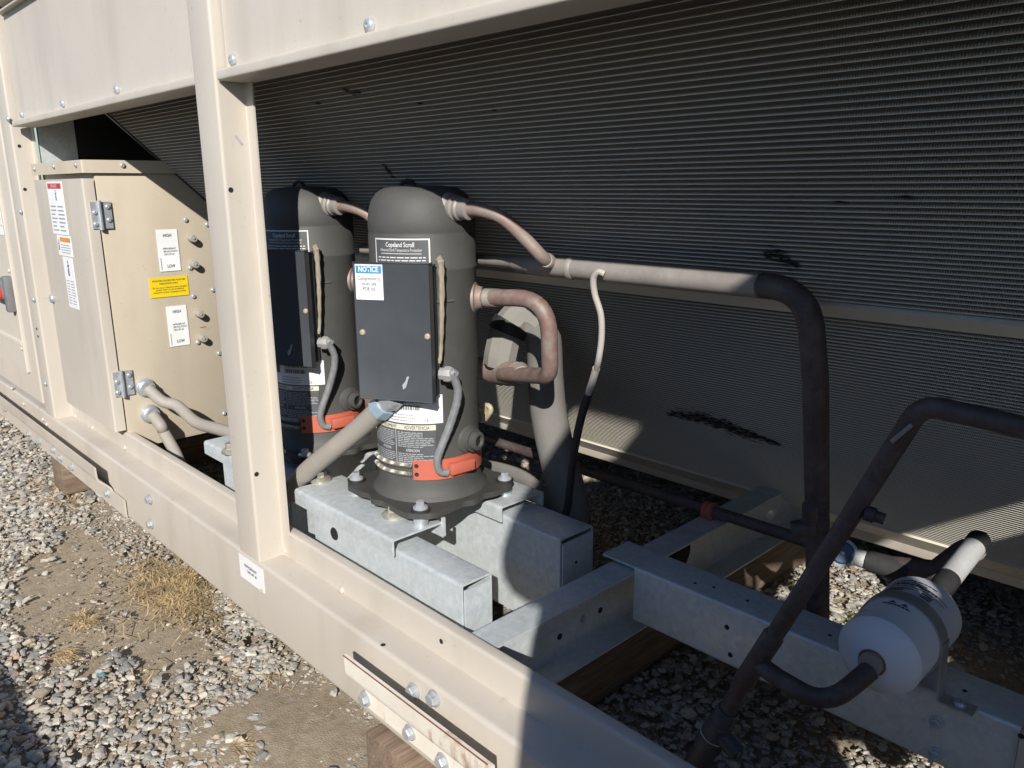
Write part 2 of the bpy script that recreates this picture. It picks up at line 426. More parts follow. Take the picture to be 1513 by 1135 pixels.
def text(parent, s, f, x, y, h, mat, width=None, align='CENTER', lift=0.0035, name='lettering', bold=0.0, split=0.012):
    cu = bpy.data.curves.new('lettering', 'FONT'); cu.body = s; cu.size = 1; cu.align_x = align; cu.align_y = 'CENTER'; cu.offset = bold; cu.resolution_u = 2
    t = bpy.data.objects.new('t', cu); me = bpy.data.meshes.new_from_object(t)
    bpy.data.objects.remove(t)
    bm = NB(); bm.from_mesh(me); bpy.data.meshes.remove(me)
    if not bm.verts: bm.free(); return None
    xs = [v.co.x for v in bm.verts]; w = max(xs) - min(xs); sc = h * 1.38; sx = sc if not width else width / w
    for v in bm.verts: v.co = f(x + v.co.x * sx, y + v.co.y * sc, lift)
    return obj(name, bm, M[mat], parent, smooth=False)
def printlines(parent, f, x0, y0, x1, y1, rows, mat, fill=0.5, lift=0.0032, name='small_print', seed=1, word=0.12):
    """rows of tiny print too small to read: word-sized dashes"""
    r = random.Random(seed); bm = NB(); ph = (y1 - y0) / rows
    for i in range(rows):
        y = y1 - ph * (i + 0.5); x = x0; end = x1 - (x1 - x0) * r.choice((0, 0, 0.05, 0.1, 0.3))
        while x < end:
            w = (x1 - x0) * word * r.uniform(0.4, 1.4); e = min(x + w, end)
            bm.faces.new([bm.verts.new(f(*q, lift)) for q in ((x, y - ph * fill / 2), (e, y - ph * fill / 2), (e, y + ph * fill / 2), (x, y + ph * fill / 2))])
            x = e + (x1 - x0) * 0.022
    return obj(name, bm, M[mat], parent, smooth=False)
def barcode(parent, f, x0, y0, x1, y1, mat='ink', seed=2, lift=0.0034):
    r = random.Random(seed); bm = NB(); x = x0
    while x < x1:
        w = r.choice((0.0012, 0.0012, 0.0024, 0.0036)); flat_quad(bm, lambda a, b: f(a, b, lift), x, y0, min(x + w, x1), y1); x += w + r.choice((0.0012, 0.0022))
    return obj('barcode', bm, M[mat], parent, smooth=False)

# ------------------------------------------------------------------ the ground
def ground():
    bm = NB(); n = 90
    # finely gridded near the unit, one sheet out to the horizon
    xs = sorted(set([-900, -200, -60, -25, -14] + [round(-10 + i * 0.16, 3) for i in range(80)] + [6, 14, 30, 90, 300, 900]))
    ys = sorted(set([-900, -250, -80, -25, -9, -4] + [round(-2 + i * 0.16, 3) for i in range(50)] + [8, 12, 20, 45, 120, 350, 900]))
    g = [[None] * len(xs) for _ in ys]
    for j, y in enumerate(ys):
        for i, x in enumerate(xs):
            near = 1 if (-10 < x < 3 and -2 < y < 6) else 0
            h = near * (0.012 * math.sin(x * 3.1 + 1.3 * y) + 0.010 * math.sin(y * 4.7 - x * 1.9) + random.uniform(-0.004, 0.004))
            g[j][i] = bm.verts.new((x, y, GZ - 0.012 + h))
    for j in range(len(ys) - 1):
        for i in range(len(xs) - 1): bm.faces.new((g[j][i], g[j][i + 1], g[j + 1][i + 1], g[j + 1][i]))
    return obj('ground', bm, M['soil'], base=(0, 0, GZ), kind='structure')
ground()

DIRT = [[(-3.476,0.528,-1.597)[:2], (-3.967,0.785,-1.597)[:2], (-3.964,1.115,-1.597)[:2], (-3.472,1.235,-1.597)[:2], (-2.918,1.133,-1.597)[:2], (-2.598,1.069,-1.597)[:2], (-2.422,0.890,-1.597)[:2], (-2.611,0.724,-1.597)[:2], (-2.724,0.554,-1.597)[:2], (-3.069,0.493,-1.597)[:2]], [(-2.222,0.961,-1.597)[:2], (-2.179,1.110,-1.597)[:2], (-1.768,1.164,-1.597)[:2], (-1.554,1.116,-1.597)[:2], (-1.823,0.803,-1.597)[:2], (-2.115,0.831,-1.597)[:2]], [(-4.508,1.003,-1.597)[:2], (-4.296,1.123,-1.597)[:2], (-3.609,1.148,-1.597)[:2], (-3.787,0.967,-1.597)[:2]], [(-2.602,1.097,-1.597)[:2], (-2.496,1.205,-1.597)[:2], (-2.035,1.204,-1.597)[:2], (-2.146,1.091,-1.597)[:2]]]      # outlines of the bare dirt patches
def dirtiness(x, y):
    """1 well inside a dirt patch, 0 outside, with a ragged edge"""
    wx = x + 0.10 * np.sin(y * 31 + x * 5) + 0.05 * np.sin(x * 23 + 1.0); wy = y + 0.035 * np.sin(x * 17) + 0.02 * np.sin(x * 41 + y * 9)
    d = np.zeros_like(x)
    for P in DIRT:
        inside = np.zeros(len(x), bool); n = len(P)
        for i in range(n):
            (ax, ay), (bx, by) = P[i], P[(i + 1) % n]
            if ay == by: continue
            c = ((ay > wy) != (by > wy)) & (wx < (bx - ax) * (wy - ay) / (by - ay) + ax); inside ^= c
        d = np.maximum(d, inside * 1.0)
    return d

def ico(level):
    bm = NB(); bmesh.ops.create_icosphere(bm, subdivisions=level, radius=1)
    v = np.array([q.co[:] for q in bm.verts]); f = np.array([[q.index for q in a.verts] for a in bm.faces]); bm.free(); return v, f
def gravel():
    forms = []
    for lv in (1, 2):
        v0, f0 = ico(lv); L = []
        for k in range(14):
            v = v0.copy()
            for _ in range(9 + 4 * lv):      # knock flats off the pebble
                n = rng.normal(size=3); n /= np.linalg.norm(n); d = rng.uniform(0.42, 0.80)
                s = v @ n; m = s > d; v[m] -= np.outer(s[m] - d, n)
            v *= 1 + rng.normal(0, 0.035, (len(v), 1))
            v *= np.array([rng.uniform(0.9, 1.35), rng.uniform(0.75, 1.05), rng.uniform(0.38, 0.7)]); L.append(v)
        forms.append((L, f0))
    # scatter over what can be seen: the strip before the unit and the floor inside it
    zones = [(-9.0, -0.9, 0.15, 1.7, 80000, 'out'), (-4.6, 0.4, 0.95, 3.6, 52000, 'in')]
    px = []; 
    for x0, x1, y0, y1, n, tag in zones:
        x = rng.uniform(x0, x1, n); y = rng.uniform(y0, y1, n)
        # keep those within the view cone
        d = np.stack([x, y, np.full(n, GZ)], 1)
        R = np.array([right[:], down[:], fwd[:]]); c = d @ R.T
        u = c[:, 0] / c[:, 2]; w = c[:, 1] / c[:, 2]
        k = (c[:, 2] > 0.2) & (np.abs(u) < 0.72) & (np.abs(w) < 0.54)
        if tag == 'out': k &= (y < 1.55)
        else: k &= ~((x > -1.63) & (x < -1.39))
        pat = 0.5 + 0.25 * np.sin(x * 5.1 + 2 * np.sin(y * 7)) + 0.25 * np.sin(y * 13 + 3 * np.sin(x * 2.3)); dens = rng.uniform(0, 1, n) < (np.where(dirtiness(x, y) > 0.5, 0.03 + 0.22 * pat ** 2, 0.62 + 0.38 * pat) if tag == 'out' else 1.0)
        dist = c[:, 2]; k &= dens & (rng.uniform(0, 1, n) < np.clip(4.5 / dist, 0, 1))
        px.append(np.stack([x[k], y[k], dist[k], dirtiness(x[k], y[k])], 1))
    P = np.concatenate(px); P = P[rng.permutation(len(P))]
    VV, FF, CC = [], [], []; off = 0
    pal = np.array([(0.47, 0.445, 0.40), (0.40, 0.385, 0.365), (0.55, 0.52, 0.455), (0.27, 0.27, 0.265), (0.50, 0.435, 0.35), (0.66, 0.63, 0.56), (0.42, 0.345, 0.265), (0.45, 0.32, 0.23)])
    pw = np.array([0.26, 0.2, 0.18, 0.12, 0.1, 0.06, 0.05, 0.03])
    grit = rng.integers(0, len(P), 26000); n0 = len(P)
    G = P[grit].copy(); G[:, 0] += rng.normal(0, 0.08, len(G)); G[:, 1] += rng.normal(0, 0.05, len(G)); G = G[(G[:, 1] < 0.98) | (G[:, 1] > 1.1)]
    P = np.concatenate([P, G])
    for idx, (x, y, dist, dr) in enumerate(P):
        fine = idx >= n0
        L, f0 = forms[1 if dist < 3.0 and not fine else 0]
        v = L[rng.integers(len(L))]
        s = (0.0036 * rng.lognormal(0, 0.3) if fine else min(0.027, 0.0094 * rng.lognormal(0, 0.48))) * (0.62 if dr > 0.25 else 1) * (1 if dist < 4 else 1.25)
        a = rng.uniform(0, 2 * math.pi); ca, sa = math.cos(a), math.sin(a)
        t = rng.normal(0, 0.35); ct, st = math.cos(t), math.sin(t)
        w = v * s; w = w @ np.array([[1, 0, 0], [0, ct, -st], [0, st, ct]]).T @ np.array([[ca, -sa, 0], [sa, ca, 0], [0, 0, 1]]).T
        lift = rng.uniform(-0.2, 0.55) * s if dr <= 0.25 else -0.15 * s
        w = w + np.array([x, y, lift + 0.004])
        VV.append(w); FF.append(f0 + off); off += len(w)
        c = pal[rng.choice(8, p=pw)] * rng.uniform(0.8, 1.2); CC.append(np.tile(np.append(c * 0.88, 1.0), (len(w), 1)))
    VV = np.concatenate(VV) * U; FF = np.concatenate(FF); CC = np.concatenate(CC)
    me = bpy.data.meshes.new('gravel'); me.vertices.add(len(VV)); me.vertices.foreach_set('co', VV.ravel().astype(np.float32))
    me.loops.add(len(FF) * 3); me.loops.foreach_set('vertex_index', FF.ravel().astype(np.int32))
    me.polygons.add(len(FF)); me.polygons.foreach_set('loop_start', np.arange(0, len(FF) * 3, 3, dtype=np.int32)); me.polygons.foreach_set('loop_total', np.full(len(FF), 3, dtype=np.int32))
    me.update(); me.validate(); me.shade_flat()
    ca = me.color_attributes.new('tone', 'FLOAT_COLOR', 'POINT'); ca.data.foreach_set('color', CC.ravel().astype(np.float32))
    me.materials.append(M['stone'])
    o = bpy.data.objects.new('gravel', me); C.objects.link(o); o.location = (0, 0, H + GZ * U); o['kind'] = 'stuff'
    print('stones', len(P), 'tris', len(FF))
gravel()

# ------------------------------------------------------------------ timbers under the unit
def timber_block(x0, x1, y0, y1, z0, z1, label):
    bm = NB(); box(bm, (x0, y0, z0), (x1, y1, z1), 0.008)
    return obj('timber_block', bm, M['timber'], base=((x0 + x1) / 2, y0, z0), label=label, cat='timber', group='timbers carrying the base rail')
timber_block(-1.575, -1.40, 0.960, 3.3, GZ - 0.01, -1.392, 'weathered square timber under the rusty lifting angle, running back beneath the cross beam')
timber_block(-4.66, -4.47, 1.00, 3.2, GZ + 0.02, -1.392, 'weathered square timber under the far end of the base rail, half lost in straw')

# ------------------------------------------------------------------ base rail
RX0, RX1 = -8.5, 1.3
rail = thing('base_rail', 'long cream base rail with stepped ledge running along the bottom of the unit', 'rail', (-2, 1.0, -1.385))
bm = NB(); sheet(bm, [(1.06, -1.381), (1.002, -1.381), (1.002, -1.151), (1.086, -1.151)], 0.006, RX0, RX1, alongx, 0.010); obj('face_sheet', bm, M['cream'], rail)
bm = NB(); sheet(bm, [(1.088, -1.156), (1.088, -1.062), (1.1215, -1.062), (1.1215, -1.12)], 0.005, RX0, RX1, alongx, 0.007); obj('upstand', bm, M['cream'], rail)
bm = NB(); box(bm, (-2.16, 1.0825, -1.147), (-2.135, 1.0850, -1.067)); obj('splice_plate', bm, M['cream'], rail)
for p in [(-3.140,0.998,-1.207), (-3.164,0.998,-1.320), (-1.398,0.998,-1.201), (-1.317,0.998,-1.180)]:
    fastener(rail, p, (0, -1, 0), 0.030, 'hex', 'zinc', 'bolt', random.random())
for u in [(-4.118,1.085,-1.235), (-3.661,1.085,-1.135), (-2.190,1.085,-1.131), (-1.856,1.085,-1.153), (-4.394,1.085,-1.147)]:
    fastener(rail, (u[0], 1.0855, max(u[2], -1.14)), (0, -1, 0), 0.02, 'pan', 'cream', 'screw')
for u in [(-1.396,1.085,-1.102), (-1.547,1.013,-1.148), (-2.140,1.085,-0.783)]:
    fastener(rail, (u[0], min(u[1], 1.0850), u[2]), (0, -1, 0) if u[2] > -1.145 else (0, 0, 1), 0.014, 'hole', 'void', 'drill_hole')
for u in [(-3.429,0.998,-1.102), (-1.506,0.998,-0.699)]: pass
for p in [(-5.306,0.998,-1.140), (-5.059,0.998,-1.187), (-4.676,0.998,-1.199), (-4.605,0.998,-1.210)]:
    fastener(rail, p, (0, -1, 0), 0.022, 'pan', 'cream', 'screw')
# paper label on the rail
lab = (lambda x, y, l=0.0: Vector((x, 0.9985 - l, y + (x + 2.26) * 0.0)))
st = obj('sticker', plate_on(lab, -2.344, -1.244, -2.178, -1.162), M['white'], rail)
text(st, 'REFRIGERANT', lab, -2.262, -1.190, 0.0105, 'ink', 0.085)
text(st, 'CIRCUIT #1', lab, -2.255, -1.207, 0.0105, 'ink', 0.066)
printlines(st, lab, -2.205, -1.240, -2.185, -1.236, 1, 'ink', seed=3)

# lifting angles bolted to the rail
def lifting_angle(x0, x1, zt, zc, zb, lab_, rust=False, step=None):
    t = thing('lifting_angle', lab_, 'lifting bracket', ((x0 + x1) / 2, 0.99, zb))
    m = M['rusty_cream'] if rust else M['cream']
    bm = NB()
    sheet(bm, [(0.934, zt), (0.936, zc), (0.990, zc - 0.055), (0.990, zb)], 0.008, x0, x1, alongx, 0.012)
    if step:
        box(bm, (x1 - 0.001, 0.986, zb), (x1 + step, 0.994, zc - 0.065))
    obj('angle_plate', bm, m, t)
    return t
t = lifting_angle(-1.605, -1.04, -1.166, -1.225, -1.345, 'scuffed lifting angle streaked with orange rust in front of the near timber', True)
for p in [(-1.600,0.986,-1.320), (-1.403,0.986,-1.314), (-1.275,0.986,-1.322)]: fastener(t, (p[0], 0.986, p[2]), (0, -1, 0), 0.030, 'hex', 'zinc', 'bolt', random.random())
bm = NB(); tube(bm, [(-1.602, 0.9265, -1.1650), (-1.05, 0.9265, -1.1650)], 0.0014, 6); obj('rusted_edge', bm, M['rust'], t)
t = lifting_angle(-6.6, -3.60, -1.178, -1.235, -1.375, 'clean cream lifting angle with a notched end beside the far timber', False, 0.155)
for p in [(-3.648,0.986,-1.323), (-4.183,0.986,-1.337), (-4.379,0.986,-1.340), (-4.771,0.986,-1.340), (-4.984,0.986,-1.345), (-5.504,0.986,-1.302), (-4.492,0.986,-1.323)]:
    fastener(t, (p[0], 0.986, max(p[2], -1.355)), (0, -1, 0), 0.028, 'hex', 'zinc', 'bolt', random.random())
for p in [(-4.613,0.986,-1.314), (-3.992,0.986,-1.339)]: fastener(t, (p[0], 0.986, -1.30), (0, -1, 0), 0.016, 'hole', 'void', 'drill_hole')

# ------------------------------------------------------------------ corner posts
def post(x0, x1, zb, zt, label, right=True):
    t = thing('frame_post', label, 'post', ((x0 + x1) / 2, 1.02, zb), 'posts of the unit frame')
    bm = NB()
    sheet(bm, [(x0 - 0.04, 1.086), (x0, 1.086), (x0, 1.001), (x1, 1.001), (x1, 1.0855), (x1 + 0.045, 1.0855)], 0.005, zb, zt, alongz, 0.007)
    obj('folded_sheet', bm, M['cream'], t)
    return t
P1 = post(-2.334, -2.202, -1.1475, 0.80, 'middle cream post standing on the rail left of the compressors')
for p in [(-2.200,1.016,-0.007), (-2.200,1.016,-0.855)]: fastener(P1, p, (1, 0, 0), 0.016, 'hole', 'void', 'drill_hole')
bm = NB(); pp = V((-2.199,1.052,0.129)); obox(bm, pp, ((1, 0, 0), (0, 0.6, -0.8), (0, 0.8, 0.6)), (0.002, 0.030, 0.006)); obj('scratch', bm, M['grey_ink'], P1)
P0 = post(-4.60, -4.442, -1.1475, 0.80, 'far left cream post between the disconnect panel and the control box')
for p in [(-4.439,1.026,0.197), (-4.439,1.022,-0.002)]: fastener(P0, p, (1, 0, 0), 0.016, 'hole', 'void', 'drill_hole')
for p in [(-4.424,0.996,0.317), (-4.456,0.996,-0.107), (-4.470,0.996,-0.534), (-4.493,0.996,-0.968)]: fastener(P0, p, (0, -1, 0), 0.026, 'pan', 'zinc', 'screw')
for p in [(-4.512,0.996,-0.686), (-4.508,0.996,-0.724)]: fastener(P0, p, (0, -1, 0), 0.014, 'hole', 'void', 'drill_hole')
post(-0.085, 0.05, -1.1475, 0.80, 'near post of the frame just past the right edge of the picture')

# ------------------------------------------------------------------ upper panels with a drip lip
def upper_panel(x0, x1, label):
    t = thing('upper_panel', label, 'panel', ((x0 + x1) / 2, 1.0, 0.283))
    bm = NB(); sheet(bm, [(1.034, 0.79), (1.034, 0.312), (1.004, 0.306), (1.004, 0.283), (1.10, 0.283), (1.10, 0.32)], 0.005, x0, x1, alongx, 0.004)
    obj('face_sheet', bm, M['cream'], t)
    return t
a = upper_panel(-4.40, -2.338, 'cream upper panel above the control box')
for p in [(-4.319,1.031,0.331), (-3.681,1.031,0.333), (-3.045,1.031,0.332)]: fastener(a, p, (0, -1, 0), 0.032, 'pan', 'zinc', 'screw')
bm = NB(); box(bm, (-4.40, 1.002, 0.765), (-2.338, 1.034, 0.772)); obj('top_lip', bm, M['cream'], a)
a = upper_panel(-2.190, -0.090, 'cream upper panel above the two compressors')
for p in [(-2.143,1.031,0.331), (-1.499,1.031,0.328)]: fastener(a, p, (0, -1, 0), 0.032, 'pan', 'zinc', 'screw')
a = upper_panel(0.055, 1.3, 'cream upper panel past the near post')
# strip joint on the right end of the first panel
t = thing('fan_deck', 'cream fan deck closing the top of the unit', 'deck', (-3, 2.8, 0.80))
bm = NB(); box(bm, (RX0, 0.985, 0.805), (RX1, 4.75, 0.84), 0.006); obj('deck_sheet', bm, M['cream'], t)

# ------------------------------------------------------------------ disconnect panel at the far left
t = thing('disconnect_panel', 'cream front panel with a red and grey disconnect handle at the far left', 'panel', (-6.2, 1.0, -1.15))
bm = NB(); sheet(bm, [(-8.4, 1.03), (-8.4, 1.000), (-4.63, 1.000), (-4.63, 1.04)], 0.006, -1.10, 0.79, alongz, 0.006); obj('face_sheet', bm, M['cream'], t)
bm = NB(); sheet(bm, [(-8.3, 1.0), (-8.3, 0.985), (-4.80, 0.985), (-4.80, 1.0)], 0.005, (-5.176,0.985,-0.959)[2], 0.70, alongz, 0.005); d = obj('door', bm, M['cream'], t)
bm = NB(); box(bm, (-8.3, 0.975, (-4.996,0.985,-0.797)[2] - 0.02), (-4.80, 0.9845, (-4.996,0.985,-0.797)[2] + 0.01), 0.003); obj('ledge', bm, M['cream'], t)
fl = lambda x, y, l=0.0: Vector((x, 0.981 - l, y))
w = obj('warning_label', plate_on(fl, -5.35, (-4.808,0.980,-0.232)[2], (-4.808,0.980,-0.232)[0], (-4.688,0.980,0.070)[2]), M['white'], t)
printlines(w, fl, -5.3, (-4.801,0.980,-0.222)[2], (-4.808,0.980,-0.232)[0] - 0.02, (-4.749,0.980,-0.018)[2], 7, 'grey_ink', 0.35, seed=8)
hp = V((-4.874,0.960,-0.516))
bm = NB(); obox(bm, hp + V((-0.1, 0.005, 0.0)), ((1, 0, 0), (0, 1, 0), (0, 0, 1)), (0.24, 0.05, 0.10), 0.010)
obox(bm, hp + V((0.045, 0.005, -0.02)), ((1, 0, 0), (0, 1, 0), (0, 0, 1)), (0.05, 0.045, 0.19), 0.010); hd = obj('handle_base', bm, M['handle_grey'], t)
bm = NB(); obox(bm, hp + V((-0.11, -0.03, -0.02)), ((1, 0, 0), (0, 1, 0), (0, 0, 1)), (0.24, 0.05, 0.055), 0.014); obj('handle_grip', bm, M['handle_red'], hd)
for p in [(-4.642,0.978,-0.176), (-4.797,0.978,-0.829), (-4.776,0.978,-0.414)]: fastener(t, (min(p[0], -4.82), 0.982, p[2]), (0, -1, 0), 0.022, 'pan', 'cream', 'screw')

# ------------------------------------------------------------------ control box
BX = -3.63
cb = thing('control_box', 'tan control box with hinged door and four refrigerant service ports', 'control box', (-4.0, 1.3, -1.10))
bm = NB(); box(bm, (-4.36, 1.095, -1.14), (BX, 1.565, 0.075), 0.004); obj('body', bm, M['tan'], cb)
bm = NB(); sheet(bm, [(-4.385, 1.050), (BX + 0.012, 1.050), (BX + 0.012, 1.565)], 0.006, 0.062, 0.113, alongz, 0.004); 
box(bm, (-4.385, 1.050, 0.108), (BX + 0.012, 1.565, 0.114)); obj('cap', bm, M['tan'], cb)
for p in [(-4.313,1.045,0.090), (-3.996,1.045,0.095), (-3.680,1.045,0.095)]: fastener(cb, (p[0], 1.0465, p[2]), (0, -1, 0), 0.022, 'pan', 'zinc', 'screw')
for p in [(-3.615,1.206,0.093), (-3.615,1.465,0.092)]: fastener(cb, p, (1, 0, 0), 0.022, 'pan', 'zinc', 'screw')
bm = NB(); sheet(bm, [(-4.345, 1.090), (-4.345, 1.045), (BX + 0.002, 1.045), (BX + 0.002, 1.088)], 0.005, -1.045, 0.040, alongz, 0.006); box(bm, (-4.34, 1.048, -1.04), (BX, 1.086, 0.035)); door = obj('door', bm, M['cream'], cb)
fastener(door, ((-4.308,1.040,-0.517)[0], 1.042, (-4.308,1.040,-0.517)[2]), (0, -1, 0), 0.045, 'pan', 'zinc', 'latch')
# hinges
for zc in (-0.109, -0.833):
    bm = NB(); box(bm, (BX + 0.005, 1.062, zc - 0.055), (BX + 0.010, 1.142, zc + 0.055)); tube(bm, [(BX + 0.016, 1.094, zc - 0.06), (BX + 0.016, 1.094, zc + 0.06)], 0.009, 10)
    h = obj('hinge', bm, M['zinc'], cb)
    for dy, dz in ((-0.018, 0.012), (-0.020, -0.036), (0.034, 0.034), (0.034, -0.02)): fastener(h, (BX + 0.010, 1.094 + dy, zc + dz), (1, 0, 0), 0.020, 'pan', 'zinc', 'screw')
# stickers on the door
fd = lambda x, y, l=0.0: Vector((x + (0.0 if y > -0.22 else 0.0), 1.0425 - l, y))
w = obj('warning_label', plate_on(fd, -4.135, -0.20, -3.905, 0.030), M['white'], cb)
bm = NB(); flat_quad(bm, lambda a, b: fd(a, b, 0.003), -4.12, 0.000, -3.92, 0.023); obj('red_banner', bm, M['red'], w)
text(w, 'DANGER', fd, -4.02, 0.011, 0.014, 'label_print', 0.09, lift=0.004)
def figure(par, f, cx, cy, s):
    bm = NB()
    for x0, y0, x1, y1 in ((-.06, .36, .07, .5), (-.05, .0, .06, .34), (-.22, .12, -.05, .18), (.06, .18, .24, .24), (-.14, -.42, -.04, .0), (.03, -.42, .10, .0)): flat_quad(bm, lambda a, b: f(a, b, 0.003), cx + x0 * s, cy + y0 * s, cx + x1 * s, cy + y1 * s)
    obj('pictogram', bm, M['ink'], par, smooth=False)
figure(w, fd, -4.01, -0.030, 0.05)
printlines(w, fd, -4.115, -0.19, -4.03, -0.068, 7, 'grey_ink', 0.35, seed=11, word=0.3); printlines(w, fd, -4.01, -0.19, -3.92, -0.068, 7, 'grey_ink', 0.35, seed=12, word=0.3)
w = obj('warning_label', plate_on(fd, -4.09, -0.295, -3.885, -0.205), M['white'], cb)
bm = NB(); flat_quad(bm, lambda a, b: fd(a, b, 0.003), -4.045, -0.232, -3.892, -0.212); obj('orange_banner', bm, M['orange_print'], w)
figure(w, fd, -4.068, -0.25, 0.05); printlines(w, fd, -4.04, -0.285, -3.90, -0.24, 4, 'grey_ink', 0.3, seed=13)
w = obj('warning_label', plate_on(fd, -4.045, -0.53, -3.905, -0.30), M['white'], cb)
figure(w, fd, -3.975, -0.352, 0.075); printlines(w, fd, -4.03, -0.515, -3.985, -0.40, 9, 'grey_ink', 0.35, seed=14, word=0.4); printlines(w, fd, -3.97, -0.515, -3.92, -0.40, 9, 'grey_ink', 0.35, seed=15, word=0.4)
# stickers and ports on the side facing the compressors
fp = lambda x, y, l=0.0: Vector((BX + 0.002 + l, x, y))
def service_label(y0, z0, y1, z1, circ):
    w = obj('service_label', plate_on(fp, y0, z0, y1, z1), M['white'], cb); ym = (y0 + y1) / 2
    text(w, 'HIGH', fp, ym, z1 - 0.026, 0.014, 'ink', 0.036, bold=0.01); text(w, 'LOW', fp, ym + 0.004, z0 + 0.022, 0.014, 'ink', 0.034, bold=0.01)
    for k, s in enumerate(('REFRIGERANT', 'SERVICE PORTS', 'CIRCUIT ' + circ)): text(w, s, fp, y0 + 0.022, (z0 + z1) / 2 + 0.008 - k * 0.0125, 0.008, 'ink', (0.055, 0.062, 0.046)[k], align='LEFT')
    bm = NB(); flat_quad(bm, lambda a, b: fp(a, b, 0.003), y0 + 0.006, z0 + 0.008, y0 + 0.010, z0 + 0.06); obj('edge_print', bm, M['grey_ink'], w)
service_label(1.315, -0.361, 1.407, -0.178, '#1'); service_label(1.321, -0.702, 1.412, -0.518, '#2')
w = obj('caution_label', plate_on(fp, 1.262, -0.474, 1.432, -0.386), M['yellow'], cb)
text(w, 'MOUNTED GAUGES FOR MOISTURE', fp, 1.347, -0.401, 0.008, 'ink', 0.145); text(w, 'INDICATION ONLY', fp, 1.345, -0.414, 0.008, 'ink', 0.082)
text(w, 'Do not use as reference when charging', fp, 1.348, -0.431, 0.007, 'ink', 0.150); text(w, 'system. Refer to unit installation', fp, 1.348, -0.441, 0.007, 'ink', 0.125); text(w, 'manual for proper charging procedure.', fp, 1.348, -0.452, 0.007, 'ink', 0.145)
for y, z in ((1.466, -0.222), (1.464, -0.338), (1.464, -0.565), (1.466, -0.680)):
    bm = NB(); lathe(bm, [(0.0165, 0), (0.0165, 0.034), (0.0145, 0.040), (0.0, 0.040)], (BX, y, z), (1, 0, 0), 18); sp = obj('service_port', bm, M['conduit'], cb)
    fastener(sp, (BX + 0.040, y, z), (1, 0, 0), 0.012, 'pan', 'nylon', 'cap_dot')
for p in [(-3.630,1.452,-0.140), (-3.630,1.548,-0.164), (-3.630,1.450,-0.354), (-3.630,1.545,-0.463), (-3.630,1.451,-0.484), (-3.630,1.449,-0.699), (-3.630,1.544,-0.765), (-3.630,1.540,-1.062)]:
    fastener(cb, (BX + 0.001, p[1], p[2]), (1, 0, 0), 0.021, 'pan', 'zinc', 'screw')
bm = NB(); box(bm, (BX + 0.0008, 1.468, -0.632), (BX + 0.0016, 1.495, -0.629)); obj('scratch', bm, M['rust'], cb)
bm = NB(); box(bm, (BX - 0.02, 1.566, -1.12), (BX - 0.002, 1.575, 0.07)); obj('back_gap', bm, M['void'], cb)
# conduits leaving the box
def conduit(pts, label, d=(1, 0, 0)):
    t = thing('conduit', label, 'conduit', pts[0], None)
    p = V(pts[0]); bm = NB(); lathe(bm, [(0.042, 0), (0.042, 0.012), (0.036, 0.020), (0.036, 0.030), (0.031, 0.034), (0.031, 0.05)], p, d, 22); obj('fitting', bm, M['zinc'], t)
    bm = NB(); tube(bm, smooth_path([p + V(d) * 0.045] + [V(q) for q in pts[1:]], 8), 0.0255, 14); obj('jacket', bm, M['conduit'], t)
    return t
p0 = V((-3.630,1.191,-0.867)); p1 = V((-3.630,1.197,-0.991))
conduit([p0, p0 + V((0.11, 0.03, -0.05)), (-3.469,1.265,-0.938), (-3.300,1.275,-0.979), (-3.085,1.285,-0.967), (-2.671,1.300,-0.932)], 'grey conduit sweeping right from the upper connector of the control box')
conduit([p1, p1 + V((0.10, 0.01, -0.04)), (-3.537,1.220,-1.069), (-3.414,1.220,-1.151), (-3.347,1.220,-1.259), (-3.310,1.220,-1.344)], 'grey conduit dropping steeply from the lower connector of the control box')
# end strip behind the box, and a dark sheet for the void
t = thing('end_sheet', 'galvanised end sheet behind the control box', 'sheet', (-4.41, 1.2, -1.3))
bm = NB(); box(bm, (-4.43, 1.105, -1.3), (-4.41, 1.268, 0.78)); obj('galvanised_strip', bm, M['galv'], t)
bm = NB(); box(bm, (-4.44, 1.272, -1.3), (-4.415, 4.4, 0.78)); obj('dark_void', bm, M['void'], t)  # near-black sheet standing in for the unlit void past the strip

# ------------------------------------------------------------------ condenser coil
CE = Vector((0, 1, -0.94)).normalized(); CN = Vector((0, -0.94, -1.0)).normalized()
def cp(x, y, lift=0.0): return Vector((x, y, 0.3 - 0.94 * (y - 1.1764))) + CN * lift
CX0, CX1 = -3.62, 1.0
def slab(par, ya, yb):
    a0, a1 = cp(0, ya), cp(0, yb); L = (a1 - a0).length
    bm = NB(); n = int((CX1 - CX0) / 0.0046)
    for i in range(n):
        x = CX0 + (CX1 - CX0) * i / n + random.uniform(-0.0004, 0.0004)
        bm.faces.new([bm.verts.new(q) for q in (cp(x, ya), cp(x, yb), cp(x + 0.001, yb, -0.022), cp(x + 0.001, ya, -0.022))])
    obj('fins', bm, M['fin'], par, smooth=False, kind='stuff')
    bm = NB(); k = int(L / 0.01555)
    for i in range(k):
        y = ya + (yb - ya) * (i + 0.5) / k; h = 0.00065 * CE
        a, b = cp(CX0, y, 0.0011), cp(CX1, y, 0.0011); d = CN * -0.022
        vs = [bm.verts.new(q) for q in (a - h, b - h, b + h, a + h, a - h + d, b - h + d, b + h + d, a + h + d)]
        for f in ((0, 1, 2, 3), (0, 4, 5, 1), (3, 2, 6, 7)): bm.faces.new([vs[j] for j in f])
    obj('flat_tubes', bm, M['tube'], par, smooth=False, kind='stuff')
    bm = NB(); bm.faces.new([bm.verts.new(q) for q in (cp(CX0, ya, -0.023), cp(CX1, ya, -0.023), cp(CX1, yb, -0.023), cp(CX0, yb, -0.023))]); obj('core_backing', bm, M['void'], par)
